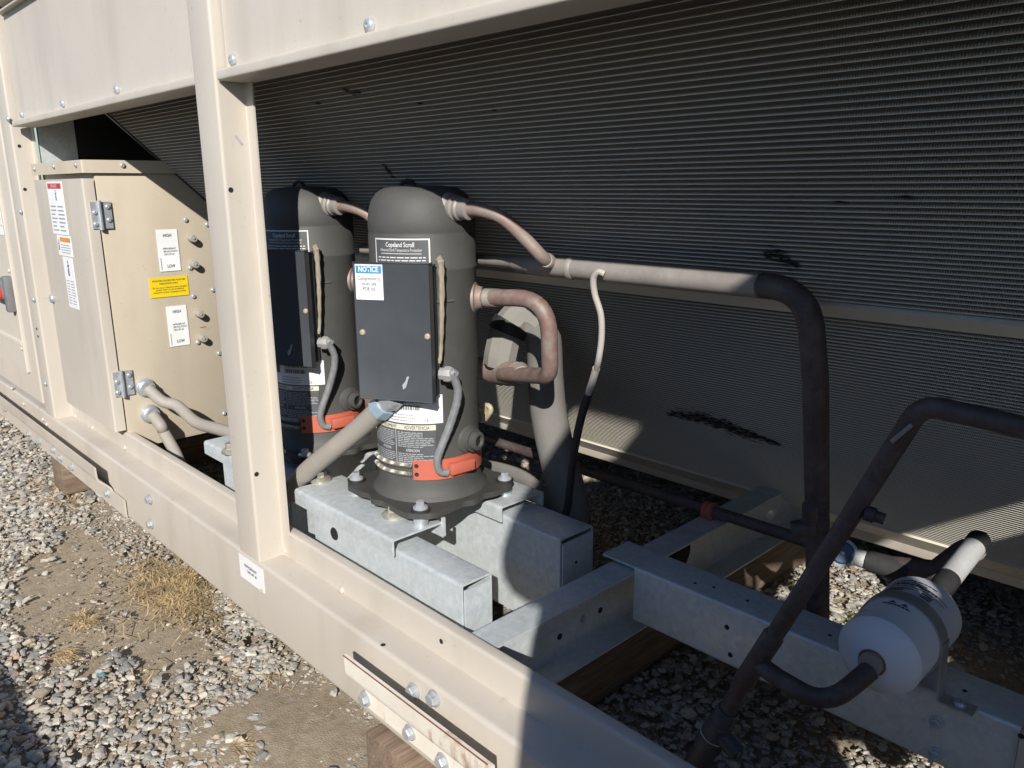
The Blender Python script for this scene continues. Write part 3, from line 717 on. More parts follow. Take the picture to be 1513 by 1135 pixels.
coil = thing('condenser_coil', 'large sloping condenser coil with fine horizontal tubes behind the compressors', 'coil', (-1.2, 2.83, -1.26))
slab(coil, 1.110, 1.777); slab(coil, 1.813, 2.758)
def strip(ya, yb, l0, l1, name, mat):
    bm = NB(); q = [cp(0, ya, l0), cp(0, yb, l0), cp(0, yb, l1), cp(0, ya, l1)]
    prism(bm, [(p.y, p.z) for p in q], alongx, CX0 - 0.01, CX1); return obj(name, bm, mat, coil)
strip(1.779, 1.811, -0.02, 0.009, 'middle_band', M['frame_metal'])
strip(2.760, 2.823, -0.03, 0.010, 'bottom_frame', M['frame_metal'])
bm = NB(); q = cp(0, 2.830, 0.012); sheet(bm, [(q.y - 0.004, q.z + 0.008), (q.y + 0.004, q.z - 0.028), (q.y + 0.06, q.z - 0.034)], 0.006, CX0, CX1, alongx, 0.004); obj('bottom_lip', bm, M['cream'], coil)
bm = NB(); q = [cp(0, 1.11, -0.04), cp(0, 2.821, -0.04), cp(0, 2.821, 0.006), cp(0, 1.11, 0.006)]; prism(bm, [(p.y, p.z) for p in q], alongx, CX0 - 0.022, CX0 - 0.004); obj('side_frame', bm, M['black_box'], coil)
def scuff(pts, wid, seed, dense=2.2):
    """fins crushed flat between the tubes: short dark slivers that follow the tube rows"""
    r = random.Random(seed); bm = NB(); S = smooth_path(pts, 30); n = len(S); L = sum((S[i + 1] - S[i]).length for i in range(n - 1))
    for _ in range(max(4, int(L * wid * 9000 * dense))):
        t = r.betavariate(1.5, 1.5); c = S[min(int(t * n), n - 1)]
        w = wid * (0.25 + 0.75 * math.sin(math.pi * t)); p = c + CE * r.gauss(0, w * 0.30); l = r.uniform(0.004, 0.02); h = r.uniform(0.003, 0.0065)
        e = r.uniform(-0.1, 0.1)
        bm.faces.new([bm.verts.new(p + CN * 0.0022 + V((dx * l, 0, 0)) + CE * (dy * h + dx * l * e)) for dx, dy in ((-1, -0.2), (0.1, -0.5), (1, 0.1), (0.2, 0.5))])
    obj('crushed_fins', bm, M['crushed'], coil, smooth=False, kind='stuff')
scuff([(-1.648,2.373,-0.825), (-1.475,2.352,-0.805), (-1.350,2.370,-0.822), (-1.211,2.397,-0.847)], 0.085, 1)
scuff([(-0.903,1.660,-0.155), (-0.868,1.666,-0.160), (-0.837,1.679,-0.173)], 0.052, 2)
scuff([(-2.035,1.426,0.066), (-2.042,1.442,0.050), (-2.048,1.467,0.027)], 0.022, 3)
scuff([(-1.927,1.224,0.255), (-1.896,1.235,0.245), (-1.862,1.239,0.241)], 0.016, 4)
for u in [(-2.094,1.249,0.232), (-1.665,1.281,0.202), (-1.426,1.313,0.171), (-0.686,1.531,-0.033), (-0.567,1.520,-0.023)]:
    scuff([V(u) + V((-0.006, 0, 0)), u, V(u) + V((0.006, 0, 0))], 0.006, int(abs(u[0]) * 1000))
# the other leg of the V
rc = thing('rear_coil', 'second condenser coil leaning away behind the first', 'coil', (-1.2, 3.0, -1.25))
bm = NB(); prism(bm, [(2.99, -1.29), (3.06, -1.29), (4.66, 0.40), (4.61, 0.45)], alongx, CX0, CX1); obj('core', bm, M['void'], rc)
t = thing('rear_rail', 'cream base rail along the far side of the unit', 'rail', (-2, 4.6, -1.385))
bm = NB(); sheet(bm, [(4.55, -1.15), (4.6, -1.15), (4.6, -1.385), (4.55, -1.385)], 0.006, RX0, RX1, alongx, 0.008); obj('face_sheet', bm, M['cream'], t)

t = thing('light_stop_rear', 'unseen cream sheet added across the far side to keep daylight out', 'sheet', (-2, 4.72, -1.3))  # added out of view to cut daylight coming in from behind
bm = NB(); box(bm, (RX0, 4.70, -1.38), (RX1, 4.73, 0.80)); obj('face_sheet', bm, M['cream'], t)
t = thing('light_stop_side', 'unseen galvanised sheet added past the right edge to keep daylight out', 'sheet', (0.9, 2.8, -1.5))  # added out of view to block daylight from the right end
bm = NB(); box(bm, (0.90, 1.14, -1.55), (0.91, 4.69, 0.80)); obj('stop_sheet', bm, M['galv'], t)

# ------------------------------------------------------------------ galvanised floor beams
xb = thing('cross_beam', 'galvanised cross beam running from the rail back under the red pipe clamp', 'beam', (-1.3, 1.8, -1.29))
bm = NB(); sheet(bm, [(-1.247, -1.076), (-1.341, -1.076), (-1.341, -1.288), (-1.262, -1.288)], 0.006, 1.100, 2.54, alongy, 0.008); obj('channel', bm, M['galv'], xb)
bm = NB(); prism(bm, [(2.545, -1.288), (2.86, -1.288), (2.84, -1.27), (2.66, -1.12), (2.545, -1.085)], alongx, -1.3435, -1.3385); box(bm, (-1.3385, 2.545, -1.2905), (-1.262, 2.86, -1.285)); obj('web_tail', bm, M['galv'], xb)
for p in [(-1.338,1.458,-1.225), (-1.338,1.633,-1.214)]: fastener(xb, p, (1, 0, 0), 0.020, 'hole', 'void', 'drill_hole')
fastener(xb, (-1.338,1.555,-1.209), (1, 0, 0), 0.018, 'hex', 'zinc', 'bolt')
bm = NB(); lathe(bm, [(0.062, 0), (0.062, 0.003), (0, 0.003)], (-1.337,2.027,-1.168), (1, 0, 0), 26); obj('cable_hole', bm, M['void'], xb)
lb = thing('long_beam', 'galvanised long beam carrying the filter drier, seen along its flat web', 'beam', (-0.8, 1.7, -1.22))
bm = NB(); sheet(bm, [(1.787, -1.055), (1.668, -1.055), (1.668, -1.217), (1.74, -1.217)], 0.006, -1.243, -0.285, alongx, 0.006); obj('channel', bm, M['galv'], lb)
bm = NB(); box(bm, (-1.362, 1.668, -1.0585), (-1.240, 1.787, -1.0525)); obj('top_tab', bm, M['galv'], lb)
for p in [(-0.942,1.664,-1.112), (-0.927,1.664,-1.186), (-0.911,1.664,-1.238)]: fastener(lb, p, (0, -1, 0), 0.014, 'hole', 'void', 'drill_hole')
for p in [(-0.433,1.664,-1.119), (-0.426,1.664,-1.194)]:
    fastener(lb, p, (0, -1, 0), 0.020, 'hex', 'zinc', 'bolt')
    bm = NB(); tube(bm, [p, V(p) + V((0, -0.03, 0))], 0.006, 10); obj('thread', bm, M['zinc'], lb)
for u in [(-1.070,1.707,-1.050), (-1.022,1.724,-1.050), (-0.921,1.724,-1.050), (-0.699,1.718,-1.050), (-0.402,1.714,-1.050)]:
    fastener(lb, (u[0], u[1], -1.0515), (0, 0, 1), 0.010, 'hole', 'void', 'drill_hole')
t = thing('end_bracket', 'short cream bracket closing the right end of the long beam', 'bracket', (-0.26, 1.68, -1.25))
bm = NB(); box(bm, (-0.283, 1.655, -1.26), (-0.19, 1.80, -1.062), 0.004); obj('folded_plate', bm, M['cream'], t); fastener(t, (-0.280,1.653,-1.062), (0, -1, 0), 0.012, 'hole', 'void', 'drill_hole')

# channels under the compressors
CAM_SCALE = 1.045; REF_PT = Vector((-1.79, 1.37, -0.905)); REF_SCALED = Vector((-1.8706, 1.4317, -0.9457))  # channels, brackets and compressors below are scaled up about the camera
def channel(x0, x1, y0, y1, zt, zb, label, left_open=True):
    t = thing('support_channel', label, 'channel', ((x0 + x1) / 2, (y0 + y1) / 2, zb), 'galvanised channels under the compressors')
    bm = NB(); sheet(bm, [(y0, zb), (y0, zt), (y1, zt), (y1, zb)], 0.006, x0, x1 - 0.004, alongx, 0.007); obj('channel_sheet', bm, M['galv'], t)
    bm = NB(); box(bm, (x1 - 0.002, y0 + 0.003, zb), (x1 + 0.003, y1 - 0.003, zt - 0.012)); obj('end_plate', bm, M['galv'], t)
    return t
fc = channel(-2.045, -1.345, 1.118, 1.212, -0.945, -1.215, 'front galvanised channel under the near compressor, its capped end by the cross beam')
fastener(fc, (-1.929,1.114,-0.996), (0, -1, 0), 0.040, 'hole', 'void', 'slot')
bc = channel(-2.045, -1.352, 1.478, 1.610, -0.945, -1.235, 'back galvanised channel under the near compressor where the sensor wire ends')
fastener(bc, (-1.348,1.534,-1.028), (1, 0, 0), 0.010, 'hole', 'void', 'drill_hole')
channel(-2.68, -2.20, 1.118, 1.212, -0.945, -1.215, 'front channel under the far compressor behind the middle post')
channel(-2.68, -2.20, 1.478, 1.610, -0.945, -1.235, 'back channel under the far compressor')
# stiff channel end caps at the left ends
def bracket(y0, y1, x0, x1, label, zs=-0.905):
    t = thing('mounting_bracket', label, 'bracket', ((x0 + x1) / 2, (y0 + y1) / 2, -0.945), 'brackets carrying the compressor feet')
    bm = NB(); sheet(bm, [(y0, -0.950), (y0, zs), (y1, zs), (y1, -0.950)], 0.006, x0, x1, alongx, 0.008); obj('bracket_sheet', bm, M['galv'], t)
    return t
b1 = bracket(1.098, 1.268, -2.118, -1.605, 'front galvanised bracket under the near compressor with weathered bolts')
for p in [(-2.124,1.191,-0.902), (-1.733,1.193,-0.902)]: fastener(b1, p, (0, 0, 1), 0.034, 'flange', 'dull_bolt', 'bolt', random.random())
bm = NB(); box(bm, (-1.607, 1.262, -0.945), (-1.600, 1.272, -0.89)); obj('tab', bm, M['galv'], b1)
b2 = bracket(1.452, 1.625, -2.118, -1.565, 'back galvanised bracket under the near compressor beside the foam-covered suction pipe')
b3 = bracket(1.098, 1.268, -2.785, -2.20, 'front bracket under the far compressor showing left of the middle post')
fastener(b3, (-2.591,1.112,-0.902), (0, 0, 1), 0.034, 'flange', 'dull_bolt', 'bolt', 0.3)
b4 = bracket(1.452, 1.625, -2.775, -2.20, 'back bracket under the far compressor')

# ------------------------------------------------------------------ compressors
AX, AY, BR = -1.79, 1.37, 0.1485
def cyl(th, z, r=BR): return Vector((AX + r * math.cos(th), AY + r * math.sin(th), z))
comp = thing('compressor', 'near black scroll compressor wearing a blue and white notice sticker', 'compressor', (AX, AY, -0.90), 'scroll compressors side by side')
bm = NB()
prof = [(0.172, -0.866), (0.170, -0.860), (0.161, -0.851), (0.1535, -0.835), (0.1510, -0.818), (0.1490, -0.80), (BR, -0.79), (BR, -0.223), (0.1505, -0.219), (0.1505, -0.213), (BR, -0.209), (BR, -0.128), (0.1470, -0.124), (0.1470, -0.119), (0.1485, -0.115),
        (0.1480, -0.088), (0.1445, -0.062), (0.136, -0.036), (0.121, -0.016), (0.100, -0.004), (0.06, 0.001), (0.0, 0.002)]
lathe(bm, prof, (AX, AY, 0), seg=56); obj('shell', bm, M['black_shell'], comp, angle=50)
# scalloped foot plate
bm = NB(); out = []
for k in range(120):
    th = 2 * math.pi * k / 120; c = math.cos(4 * (th - math.pi / 4))
    out.append(min(0.197 / max(abs(math.cos(th)), abs(math.sin(th))), 0.246) + (0.0055 * math.cos(th * 12) + 0.003 * math.sin(th * 19 + 1)) * max(0, 1 - max(0, c) * 1.5))
top, bot = [], []
for k, r in enumerate(out):
    th = 2 * math.pi * k / 120; top.append(bm.verts.new((AX + r * math.cos(th), AY + r * math.sin(th), -0.861))); bot.append(bm.verts.new((AX + r * math.cos(th), AY + r * math.sin(th), -0.878)))
bm.faces.new(top); bm.faces.new(bot[::-1])
for k in range(120): bm.faces.new((bot[k], bot[(k + 1) % 120], top[(k + 1) % 120], top[k]))
obj('foot_plate', bm, M['black_plate'], comp)
for k in range(4):
    th = math.pi / 4 + k * math.pi / 2; q = V((AX + 0.2235 * math.cos(th), AY + 0.2235 * math.sin(th), 0))
    bm = NB(); lathe(bm, [(0.021, -0.902), (0.021, -0.877)], q, seg=20); obj('spacer', bm, M['zinc'], comp)
    bm = NB(); lathe(bm, [(0.027, -0.8605), (0.027, -0.855), (0.022, -0.8545)], q, seg=20); obj('grommet', bm, M['black'], comp)
    fastener(comp, (q.x, q.y, -0.8543), (0, 0, 1), 0.021, 'flange', 'zinc', 'bolt', random.random())
# lifting eye on top
bm = NB(); pts = [Vector((AX - 0.098 + 0.020 * math.cos(a), AY + 0.03 + 0.012 * math.cos(a), -0.012 + 0.028 * math.sin(a))) for a in [math.pi * k / 10 for k in range(11)]]; tube(bm, pts, 0.006, 8); obj('lifting_eye', bm, M['black'], comp)
# terminal box
NBX = Vector((math.sin(math.radians(30)), -math.cos(math.radians(30)), 0)); UBX = Vector((math.cos(math.radians(30)), math.sin(math.radians(30)), 0)); ZZ = Vector((0, 0, 1)); A0 = Vector((AX, AY, 0))
def tb(u, z, d=0.0): return A0 + NBX * (0.2 + d) + UBX * u + ZZ * z
bm = NB(); obox(bm, tb(-0.008, -0.375, -0.040), (UBX, NBX, ZZ), (0.196, 0.045, 0.350), 0.003); tbx = obj('terminal_box', bm, M['black_box'], comp)
bm = NB(); obox(bm, tb(-0.008, -0.375, -0.010), (UBX, NBX, ZZ), (0.213, 0.020, 0.366), 0.003); obj('cover', bm, M['black_box'], tbx)
for u, z in ((-0.096, -0.376), (0.089, -0.379)): fastener(tbx, tb(u, z), NBX, 0.017, 'pan', 'brass', 'cover_screw')
bm = NB(); r = random.Random(5)
tube(bm, smooth_path([tb(0.105, -0.185, -0.052), tb(0.112, -0.20, -0.050), tb(0.110, -0.30, -0.054), tb(0.104, -0.42, -0.054), tb(0.100, -0.46, -0.05)], 5), [0.010, 0.012, 0.013, 0.009, 0.012, 0.008, 0.010, 0.007, 0.008, 0.009, 0.006, 0.008, 0.006, 0.007, 0.005, 0.006, 0.005, 0.005, 0.006, 0.004, 0.004], 8); obj('sealant_bead', bm, M['sealant'], tbx)
bm = NB(); rr = random.Random(9); bm.faces.new([bm.verts.new(tb(a, b, 0.0008)) for a, b in ((0.014, -0.526), (0.022, -0.520), (0.029, -0.500), (0.033, -0.489), (0.026, -0.490), (0.022, -0.502), (0.012, -0.514))]); obj('paint_scuff', bm, M['grey_ink'], tbx)
fb = lambda x, y, l=0.0: tb(x, y, 0.0005 + l)
# top label and data label wrap the shell
fcy = lambda x, y, l=0.0: cyl(x / BR, y, BR + 0.0012 + l)
t0, t1 = math.radians(-92) * BR, math.radians(-30) * BR
lab = obj('shell_label', plate_on(fcy, t0, -0.29, t1, -0.132, 12), M['dark_label'], comp)
bm = NB()
for a, b, c, d, n in ((t0, -0.1365, t1, -0.1325, 12), (t0, -0.29, t0 + 0.004, -0.1365, 1), (t1 - 0.004, -0.29, t1, -0.1365, 1)): flat_quad(bm, lambda x, y: fcy(x, y, 0.003), a, b, c, d, n)
obj('border', bm, M['label_print'], lab)
tm = (t0 + t1) / 2
text(lab, 'Copeland Scroll', fcy, tm, -0.149, 0.0125, 'label_print', 0.080, bold=0.02); text(lab, 'Advanced Scroll Temperature Protection', fcy, tm, -0.1625, 0.0085, 'label_print', 0.118)
bm = NB(); flat_quad(bm, lambda x, y: fcy(x, y, 0.003), tm - 0.058, -0.1725, tm + 0.058, -0.1710, 8); obj('rule', bm, M['label_print'], lab)
printlines(lab, fcy, t0 + 0.012, -0.209, t1 - 0.012, -0.178, 4, 'label_print', 0.36, seed=21, word=0.1)
d0, d1 = math.radians(-118) * BR, math.radians(-22) * BR
lab = obj('data_label', plate_on(fcy, d0, -0.636, d1, -0.555, 14), M['white'], comp)
bm = NB(); flat_quad(bm, lambda x, y: fcy(x, y, 0.003), d0, -0.60, d0 + 0.09, -0.557, 6); obj('logo_block', bm, M['dark_label'], lab)
barcode(lab, fcy, d0 + 0.115, -0.577, d1 - 0.025, -0.560); barcode(lab, fcy, d0 + 0.115, -0.597, d1 - 0.06, -0.583, seed=4)
r = random.Random(7); bm = NB()
for i in range(7):
    for j in range(7):
        if r.random() < 0.5: flat_quad(bm, lambda x, y: fcy(x, y, 0.003), d1 - 0.050 + i * 0.0034, -0.615 + j * 0.0034, d1 - 0.0468 + i * 0.0034, -0.6118 + j * 0.0034)
bm.free()
printlines(lab, fcy, d0 + 0.10, -0.632, d1 - 0.075, -0.607, 3, 'grey_ink', 0.4, seed=23, word=0.09)
text(lab, 'CE', fcy, d1 - 0.045, -0.626, 0.010, 'ink', 0.012)
e1 = math.radians(-30) * BR
lab = obj('notice_label', plate_on(fcy, d0, -0.758, e1, -0.637, 14), M['dark_label'], comp)
bm = NB(); flat_quad(bm, lambda x, y: fcy(x, y, 0.003), d0, -0.655, e1, -0.640, 12); obj('cream_strip', bm, M['cream_print'], lab)
text(lab, 'AVERTISSEMENT', fcy, math.radians(-87) * BR, -0.6475, 0.0095, 'ink', 0.075, lift=0.0045); text(lab, 'ADVERTENCIA', fcy, math.radians(-50) * BR, -0.6475, 0.0105, 'ink', 0.070, lift=0.0045)
for a, b, s in ((d0 + 0.01, math.radians(-76) * BR, 31), (math.radians(-72) * BR, e1 - 0.005, 33)):
    printlines(lab, fcy, a, -0.706, b, -0.660, 9, 'grey_ink', 0.5, seed=s, word=0.14); printlines(lab, fcy, a, -0.755, b, -0.722, 6, 'grey_ink', 0.5, seed=s + 1, word=0.14)
text(lab, 'ATTENTION', fcy, math.radians(-88) * BR, -0.714, 0.008, 'label_print', 0.034); text(lab, 'ATENCIÓN', fcy, math.radians(-55) * BR, -0.714, 0.008, 'label_print', 0.038)
bm = NB(); flat_quad(bm, lambda x, y: fcy(x, y, 0.003), math.radians(-74.5) * BR, -0.757, math.radians(-74) * BR, -0.656, 1); obj('column_rule', bm, M['label_print'], lab)
# silicone heater belt with its springs
b0, b1_ = math.radians(-55), math.radians(125)
def belt(th, z, l): return cyl(th, z + 0.012 * (th - b0) / 2.0 * 0.0, BR + l)
bm = NB(); lathe(bm, [(BR + 0.0015, -0.798), (BR + 0.0065, -0.798), (BR + 0.0065, -0.738), (BR + 0.0015, -0.738)], (AX, AY, 0), seg=40, a0=0, a1=1)
for v in list(bm.verts): bm.verts.remove(v)
ringsv = []
for i in range(41):
    th = b0 + (b1_ - b0) * i / 40
    ringsv.append([bm.verts.new(cyl(th, z, r)) for r, z in ((BR + 0.0015, -0.800), (BR + 0.0070, -0.800), (BR + 0.0070, -0.742), (BR + 0.0015, -0.742))])
for a, b in zip(ringsv, ringsv[1:]):
    for k in range(4): bm.faces.new((a[k], a[(k + 1) % 4], b[(k + 1) % 4], b[k]))
bm.faces.new(ringsv[0]); bm.faces.new(ringsv[-1][::-1])
bl = obj('heater_belt', bm, M['orange'], comp)
bm = NB(); th = math.radians(-4); er = Vector((math.cos(th), math.sin(th), 0)); et = Vector((-math.sin(th), math.cos(th), 0)); obox(bm, cyl(th, -0.770, BR + 0.010), (er, et, ZZ), (0.030, 0.082, 0.034), 0.005); obj('heater_block', bm, M['orange'], bl)
for z in (-0.758, -0.783):
    fastener(bl, cyl(math.radians(-51.5), z, BR + 0.0072), (math.cos(math.radians(-51.5)), math.sin(math.radians(-51.5)), 0), 0.013, 'hole', 'black', 'eyelet')
    bm = NB(); pts = []; n = 200
    for i in range(n + 1):
        th = math.radians(-118) + math.radians(61) * i / n; a = i * 2 * math.pi / 5.0
        c = cyl(th, z + 0.001, BR + 0.0085); rad = Vector((math.cos(th), math.sin(th), 0)); pts.append(c + rad * 0.0058 * math.cos(a) + ZZ * 0.0058 * math.sin(a))
    tube(bm, pts, 0.0017, 5); obj('spring', bm, M['dull_bolt'], bl)
# sight plug low on the side
th = math.radians(12); d = Vector((math.cos(th), math.sin(th), 0)); c = cyl(th, -0.703, BR - 0.01)
bm = NB(); lathe(bm, [(0.044, 0), (0.041, 0.013), (0.034, 0.017), (0.034, 0.030)], c, d, 24); lathe(bm, [(0.027, 0.028), (0.027, 0.046), (0.022, 0.049), (0.017, 0.049), (0.0155, 0.040), (0.0, 0.040)], c, d, 24); sg = obj('sight_glass', bm, M['black_shell'], comp)
bm = NB(); lathe(bm, [(0.015, 0.0405), (0.0, 0.041)], c, d, 20); obj('glass', bm, M['void'], sg)
# discharge and suction stubs
DS = V((-1.645,1.370,-0.052)); dd = Vector((1, 0.12, -0.06)).normalized()
bm = NB(); DP = p = V((-1.656,1.370,-0.056)) - dd * 0.03
lathe(bm, [(0.040, 0), (0.038, 0.022), (0.030, 0.030), (0.030, 0.036), (0.034, 0.040), (0.034, 0.046), (0.028, 0.050), (0.031, 0.056), (0.031, 0.062), (0.027, 0.066), (0.0275, 0.092), (0.024, 0.094)], p, dd, 24); obj('discharge_stub', bm, M['copper_grey'], comp)
th = math.radians(38); sd = Vector((math.cos(th), math.sin(th), 0)); sp_ = cyl(th, (-1.671,1.460,-0.305)[2], BR - 0.012)
bm = NB(); lathe(bm, [(0.046, 0), (0.044, 0.012), (0.036, 0.015), (0.032, 0.024), (0.030, 0.032), (0.0, 0.032)], sp_, sd, 24); obj('suction_stub', bm, M['copper'], comp)
# raised dimples pressed in the shell
bm = NB(); tube(bm, [cyl(math.radians(a), -0.300, BR + 0.0005) for a in range(-30, -4, 3)], 0.0035, 6); obj('weld_seam', bm, M['black_shell'], comp)
# sensor cable looping from the box to the heater
kn = tb(0.103, -0.488, -0.045)
bm = NB(); lathe(bm, [(0.017, 0), (0.017, 0.014), (0.022, 0.015), (0.022, 0.030), (0.016, 0.040), (0.011, 0.046)], kn, UBX, 8); cg = obj('cable_gland', bm, M['nylon'], tbx)
pts = smooth_path([kn + UBX * 0.045, (-1.587,1.299,-0.483), (-1.591,1.321,-0.540), (-1.609,1.312,-0.618), (-1.634,1.291,-0.700), (-1.644,1.284,-0.740), (-1.646,1.294,-0.772), (-1.642,1.315,-0.782)], 7)
bm = NB(); tube(bm, pts, [0.0108 + 0.0009 * (i % 2) for i in range(len(pts))], 10); obj('flexible_cable', bm, M['cable'], comp)
n_parts = list(children(comp))
far = dup(comp, (-0.620, 0, 0), label='far black scroll compressor half shaded by the post', category='compressor', group='scroll compressors side by side')
# notice sticker only on the near one
w = obj('notice_sticker', plate_on(fb, -0.108, -0.288, -0.030, -0.196), M['white'], tbx)
bm = NB(); flat_quad(bm, lambda x, y: fb(x, y, 0.003), -0.1055, -0.219, -0.0325, -0.199); obj('blue_banner', bm, M['blue'], w)
# lettering belongs to the sticker; the sticker is already third level, so it shares the banner's parent
def on_sticker(s, y, h, mat, wd, **k):
    o = text(tbx, s, fb, -0.069, y, h, mat, wd, **k); return o
on_sticker('NOTICE', -0.209, 0.014, 'white', 0.056, lift=0.0045, bold=0.02)
for k, s in enumerate(('Compressor(s)', 'must use', 'POE oil.')): on_sticker(s, -0.232 - k * 0.0135, 0.0105, 'ink', (0.064, 0.040, 0.037)[k])

# ------------------------------------------------------------------ conduit feeding the near compressor
t = thing('power_conduit', 'thick grey conduit sloping from the near compressor box down behind the post', 'conduit', (-1.9, 1.2, -0.9))
e = tb(-0.030, -0.555, -0.035); q1 = V((-1.799,1.205,-0.602)); q2 = V((-1.878,1.195,-0.670))
dv = (q2 - e).normalized()
bm = NB(); lathe(bm, [(0.034, -0.01), (0.036, 0.02), (0.030, 0.035), (0.030, 0.05)], e, dv, 20); obj('fitting', bm, M['zinc'], t)
bm = NB(); lathe(bm, [(0.036, 0.042), (0.037, 0.046), (0.037, 0.080), (0.033, 0.085)], e, dv, 8); obj('nut', bm, M['blue_nut'], t)
bm = NB(); tube(bm, smooth_path([e + dv * 0.07, q2, (-1.977,1.175,-0.746), (-2.112,1.150,-0.848), (-2.178,1.140,-0.908), (-2.249,1.135,-1.003)], 6), 0.0295, 16); obj('jacket', bm, M['conduit'], t)

sp_ = cam_scaled(sp_); DP_ = cam_scaled(DP + dd * 0.085); SPAN = 0.62 * CAM_SCALE
CAM_SCALE = 1.0; REF_PT = Vector((0, 0, 0)); REF_SCALED = Vector((0, 0, 0))

# ------------------------------------------------------------------ discharge header
HY = 1.625
hd = thing('discharge_header', 'copper discharge header joining both compressors and turning down into a dark riser', 'pipe', (-1.0, HY, -1.5))
hz = (-1.117,1.625,-0.207)[2]
h0 = V((-1.535,1.625,-0.210)); h1 = V((-0.752,1.625,-0.230))
hzz = (h0.z + h1.z) / 2
P = [Vector((h0.x, HY, hzz)), Vector((-0.775, HY, hzz))]
foot = V((-0.854,2.028,-1.300))
bm = NB(); tube(bm, [Vector((h0.x - 0.03, HY, hzz)), Vector((-0.892, HY, hzz))], 0.0285, 18); obj('run', bm, M['copper_grey'], hd)
bm = NB(); tube(bm, bend_path([Vector((-0.894, HY, hzz)), Vector((-0.781, HY, hzz)), (-0.764,1.660,-0.420), (-0.779,1.760,-0.742), (-0.786,1.870,-1.218)], [0.10, 0.2, 0.2], 9), 0.0285, 18); obj('riser', bm, M['copper_shaded'], hd)
bm = NB(); lathe(bm, [(0.0285, 0), (0.0325, 0.004), (0.0325, 0.014), (0.0285, 0.02)], Vector((h0.x + 0.07, HY, hzz)), (1, 0, 0), 20); obj('solder_ring', bm, M['copper_grey'], hd)
bm = NB(); tube(bm, [Vector((h0.x - 0.03, HY, hzz)), Vector((h0.x - 0.08, HY, hzz)), Vector((h0.x - 0.09, HY, hzz)), Vector((h0.x - 0.14, HY, hzz)), Vector((h0.x - 0.15, HY, hzz)), Vector((h0.x - 0.95, HY, hzz))], [0.028, 0.0275, 0.024, 0.023, 0.0175, 0.0175], 16); obj('reduced_run', bm, M['copper_grey'], hd)
dp = DP_
def discharge(dx, name, par):
    s = V((dx, 0, 0))
    pts = smooth_path([dp + s, dp + s + dd * 0.05, V((-1.570,1.470,-0.083)) + s, V((-1.531,1.515,-0.137)) + s, V((-1.504,1.560,-0.191)) + s, Vector((h0.x + 0.005, HY - 0.01, hzz + 0.012)) + s], 7)
    bm = NB(); tube(bm, pts, 0.0178, 16); o = obj(name, bm, M['copper'], par)
    e = pts[-1]; d = (pts[-1] - pts[-5]).normalized(); bm = NB(); lathe(bm, [(0.0178, -0.055), (0.0215, -0.05), (0.0222, -0.015), (0.0222, 0.0)], e, d, 18); obj('socket', bm, M['copper_grey'], o)
discharge(0, 'discharge_tube', hd); discharge(-SPAN, 'discharge_tube', hd)
bm = NB(); q = V((-0.749,1.690,-0.777)); lathe(bm, [(0.022, 0), (0.022, 0.05), (0.0, 0.05)], q, (-0.8, -0.6, -0.25), 12); lathe(bm, [(0.017, -0.01), (0.017, 0.05), (0.0, 0.05)], q + V((0.0, -0.03, 0.03)), (0.2, -0.5, 0.8), 12); obj('service_tap', bm, M['copper_shaded'], hd)
# sensor wire
sw = thing('sensor_wire', 'thin white sensor wire hanging from the header with a black sleeve below', 'wire', (-1.4, 1.56, -0.94))
bm = NB(); tube(bm, smooth_path([(-1.313,1.589,-0.223), (-1.328,1.582,-0.218), (-1.344,1.582,-0.237), (-1.344,1.589,-0.278), (-1.328,1.596,-0.331), (-1.324,1.596,-0.390), (-1.332,1.596,-0.450), (-1.358,1.617,-0.487)], 6), 0.0085, 10); obj('pale_run', bm, M['wire_pale'], sw)
bm = NB(); tube(bm, [(-1.358,1.617,-0.484), (-1.382,1.632,-0.524), (-1.408,1.646,-0.569)], 0.0105, 10); obj('splice', bm, M['wire_pale'], sw)
bm = NB(); tube(bm, smooth_path([(-1.405,1.646,-0.560), (-1.467,1.681,-0.666), (-1.504,1.692,-0.793), (-1.546,1.725,-0.912), (-1.568,1.738,-0.995), (-1.588,1.738,-1.031), (-1.622,1.750,-1.048), (-1.647,1.760,-1.037)], 6), 0.0125, 10); obj('black_sleeve', bm, M['black'], sw)

# ------------------------------------------------------------------ suction line
su = thing('suction_tube', 'reddish copper suction tube looping from the near compressor into the tee', 'pipe', sp_)
z2 = V((-1.565,1.640,-0.545))
bm = NB(); tube(bm, bend_path([sp_ + sd * 0.02, (-1.504,1.580,-0.303), (-1.523,1.610,-0.533), (-1.833,1.710,-0.596)], [0.095, 0.055], 8), 0.0245, 18); obj('bent_tube', bm, M['copper_red'], su)
for u, dr in (((-1.675,1.555,-0.317), (0.9, 0.45, 0)),): 
    bm = NB(); lathe(bm, [(0.0245, -0.05), (0.0275, -0.046), (0.0275, 0.0), (0.0245, 0.004)], u, dr, 18); obj('sleeve', bm, M['copper_grey'], su)
bm = NB(); lathe(bm, [(0.0245, 0), (0.029, 0.004), (0.029, 0.055), (0.025, 0.06)], (-1.698,1.670,-0.571), (-0.75, 0.55, 0.05), 18); obj('coupling', bm, M['copper_grey'], su)
ar = thing('suction_manifold', 'foam wrapped suction manifold arching behind the copper loop with a torn end', 'pipe', (-1.629,1.830,-1.084))
bm = NB(); tube(bm, [(-1.774,1.720,-0.587), (-1.894,1.745,-0.607), (-2.018,1.780,-0.614)], [0.040, 0.041, 0.038], 18); obj('copper_tee', bm, M['copper'], ar)
bm = NB(); pts = smooth_path([(-1.885,1.750,-0.572), (-1.878,1.750,-0.534), (-1.869,1.770,-0.463), (-1.852,1.810,-0.420), (-1.823,1.850,-0.444), (-1.801,1.870,-0.506)], 6)
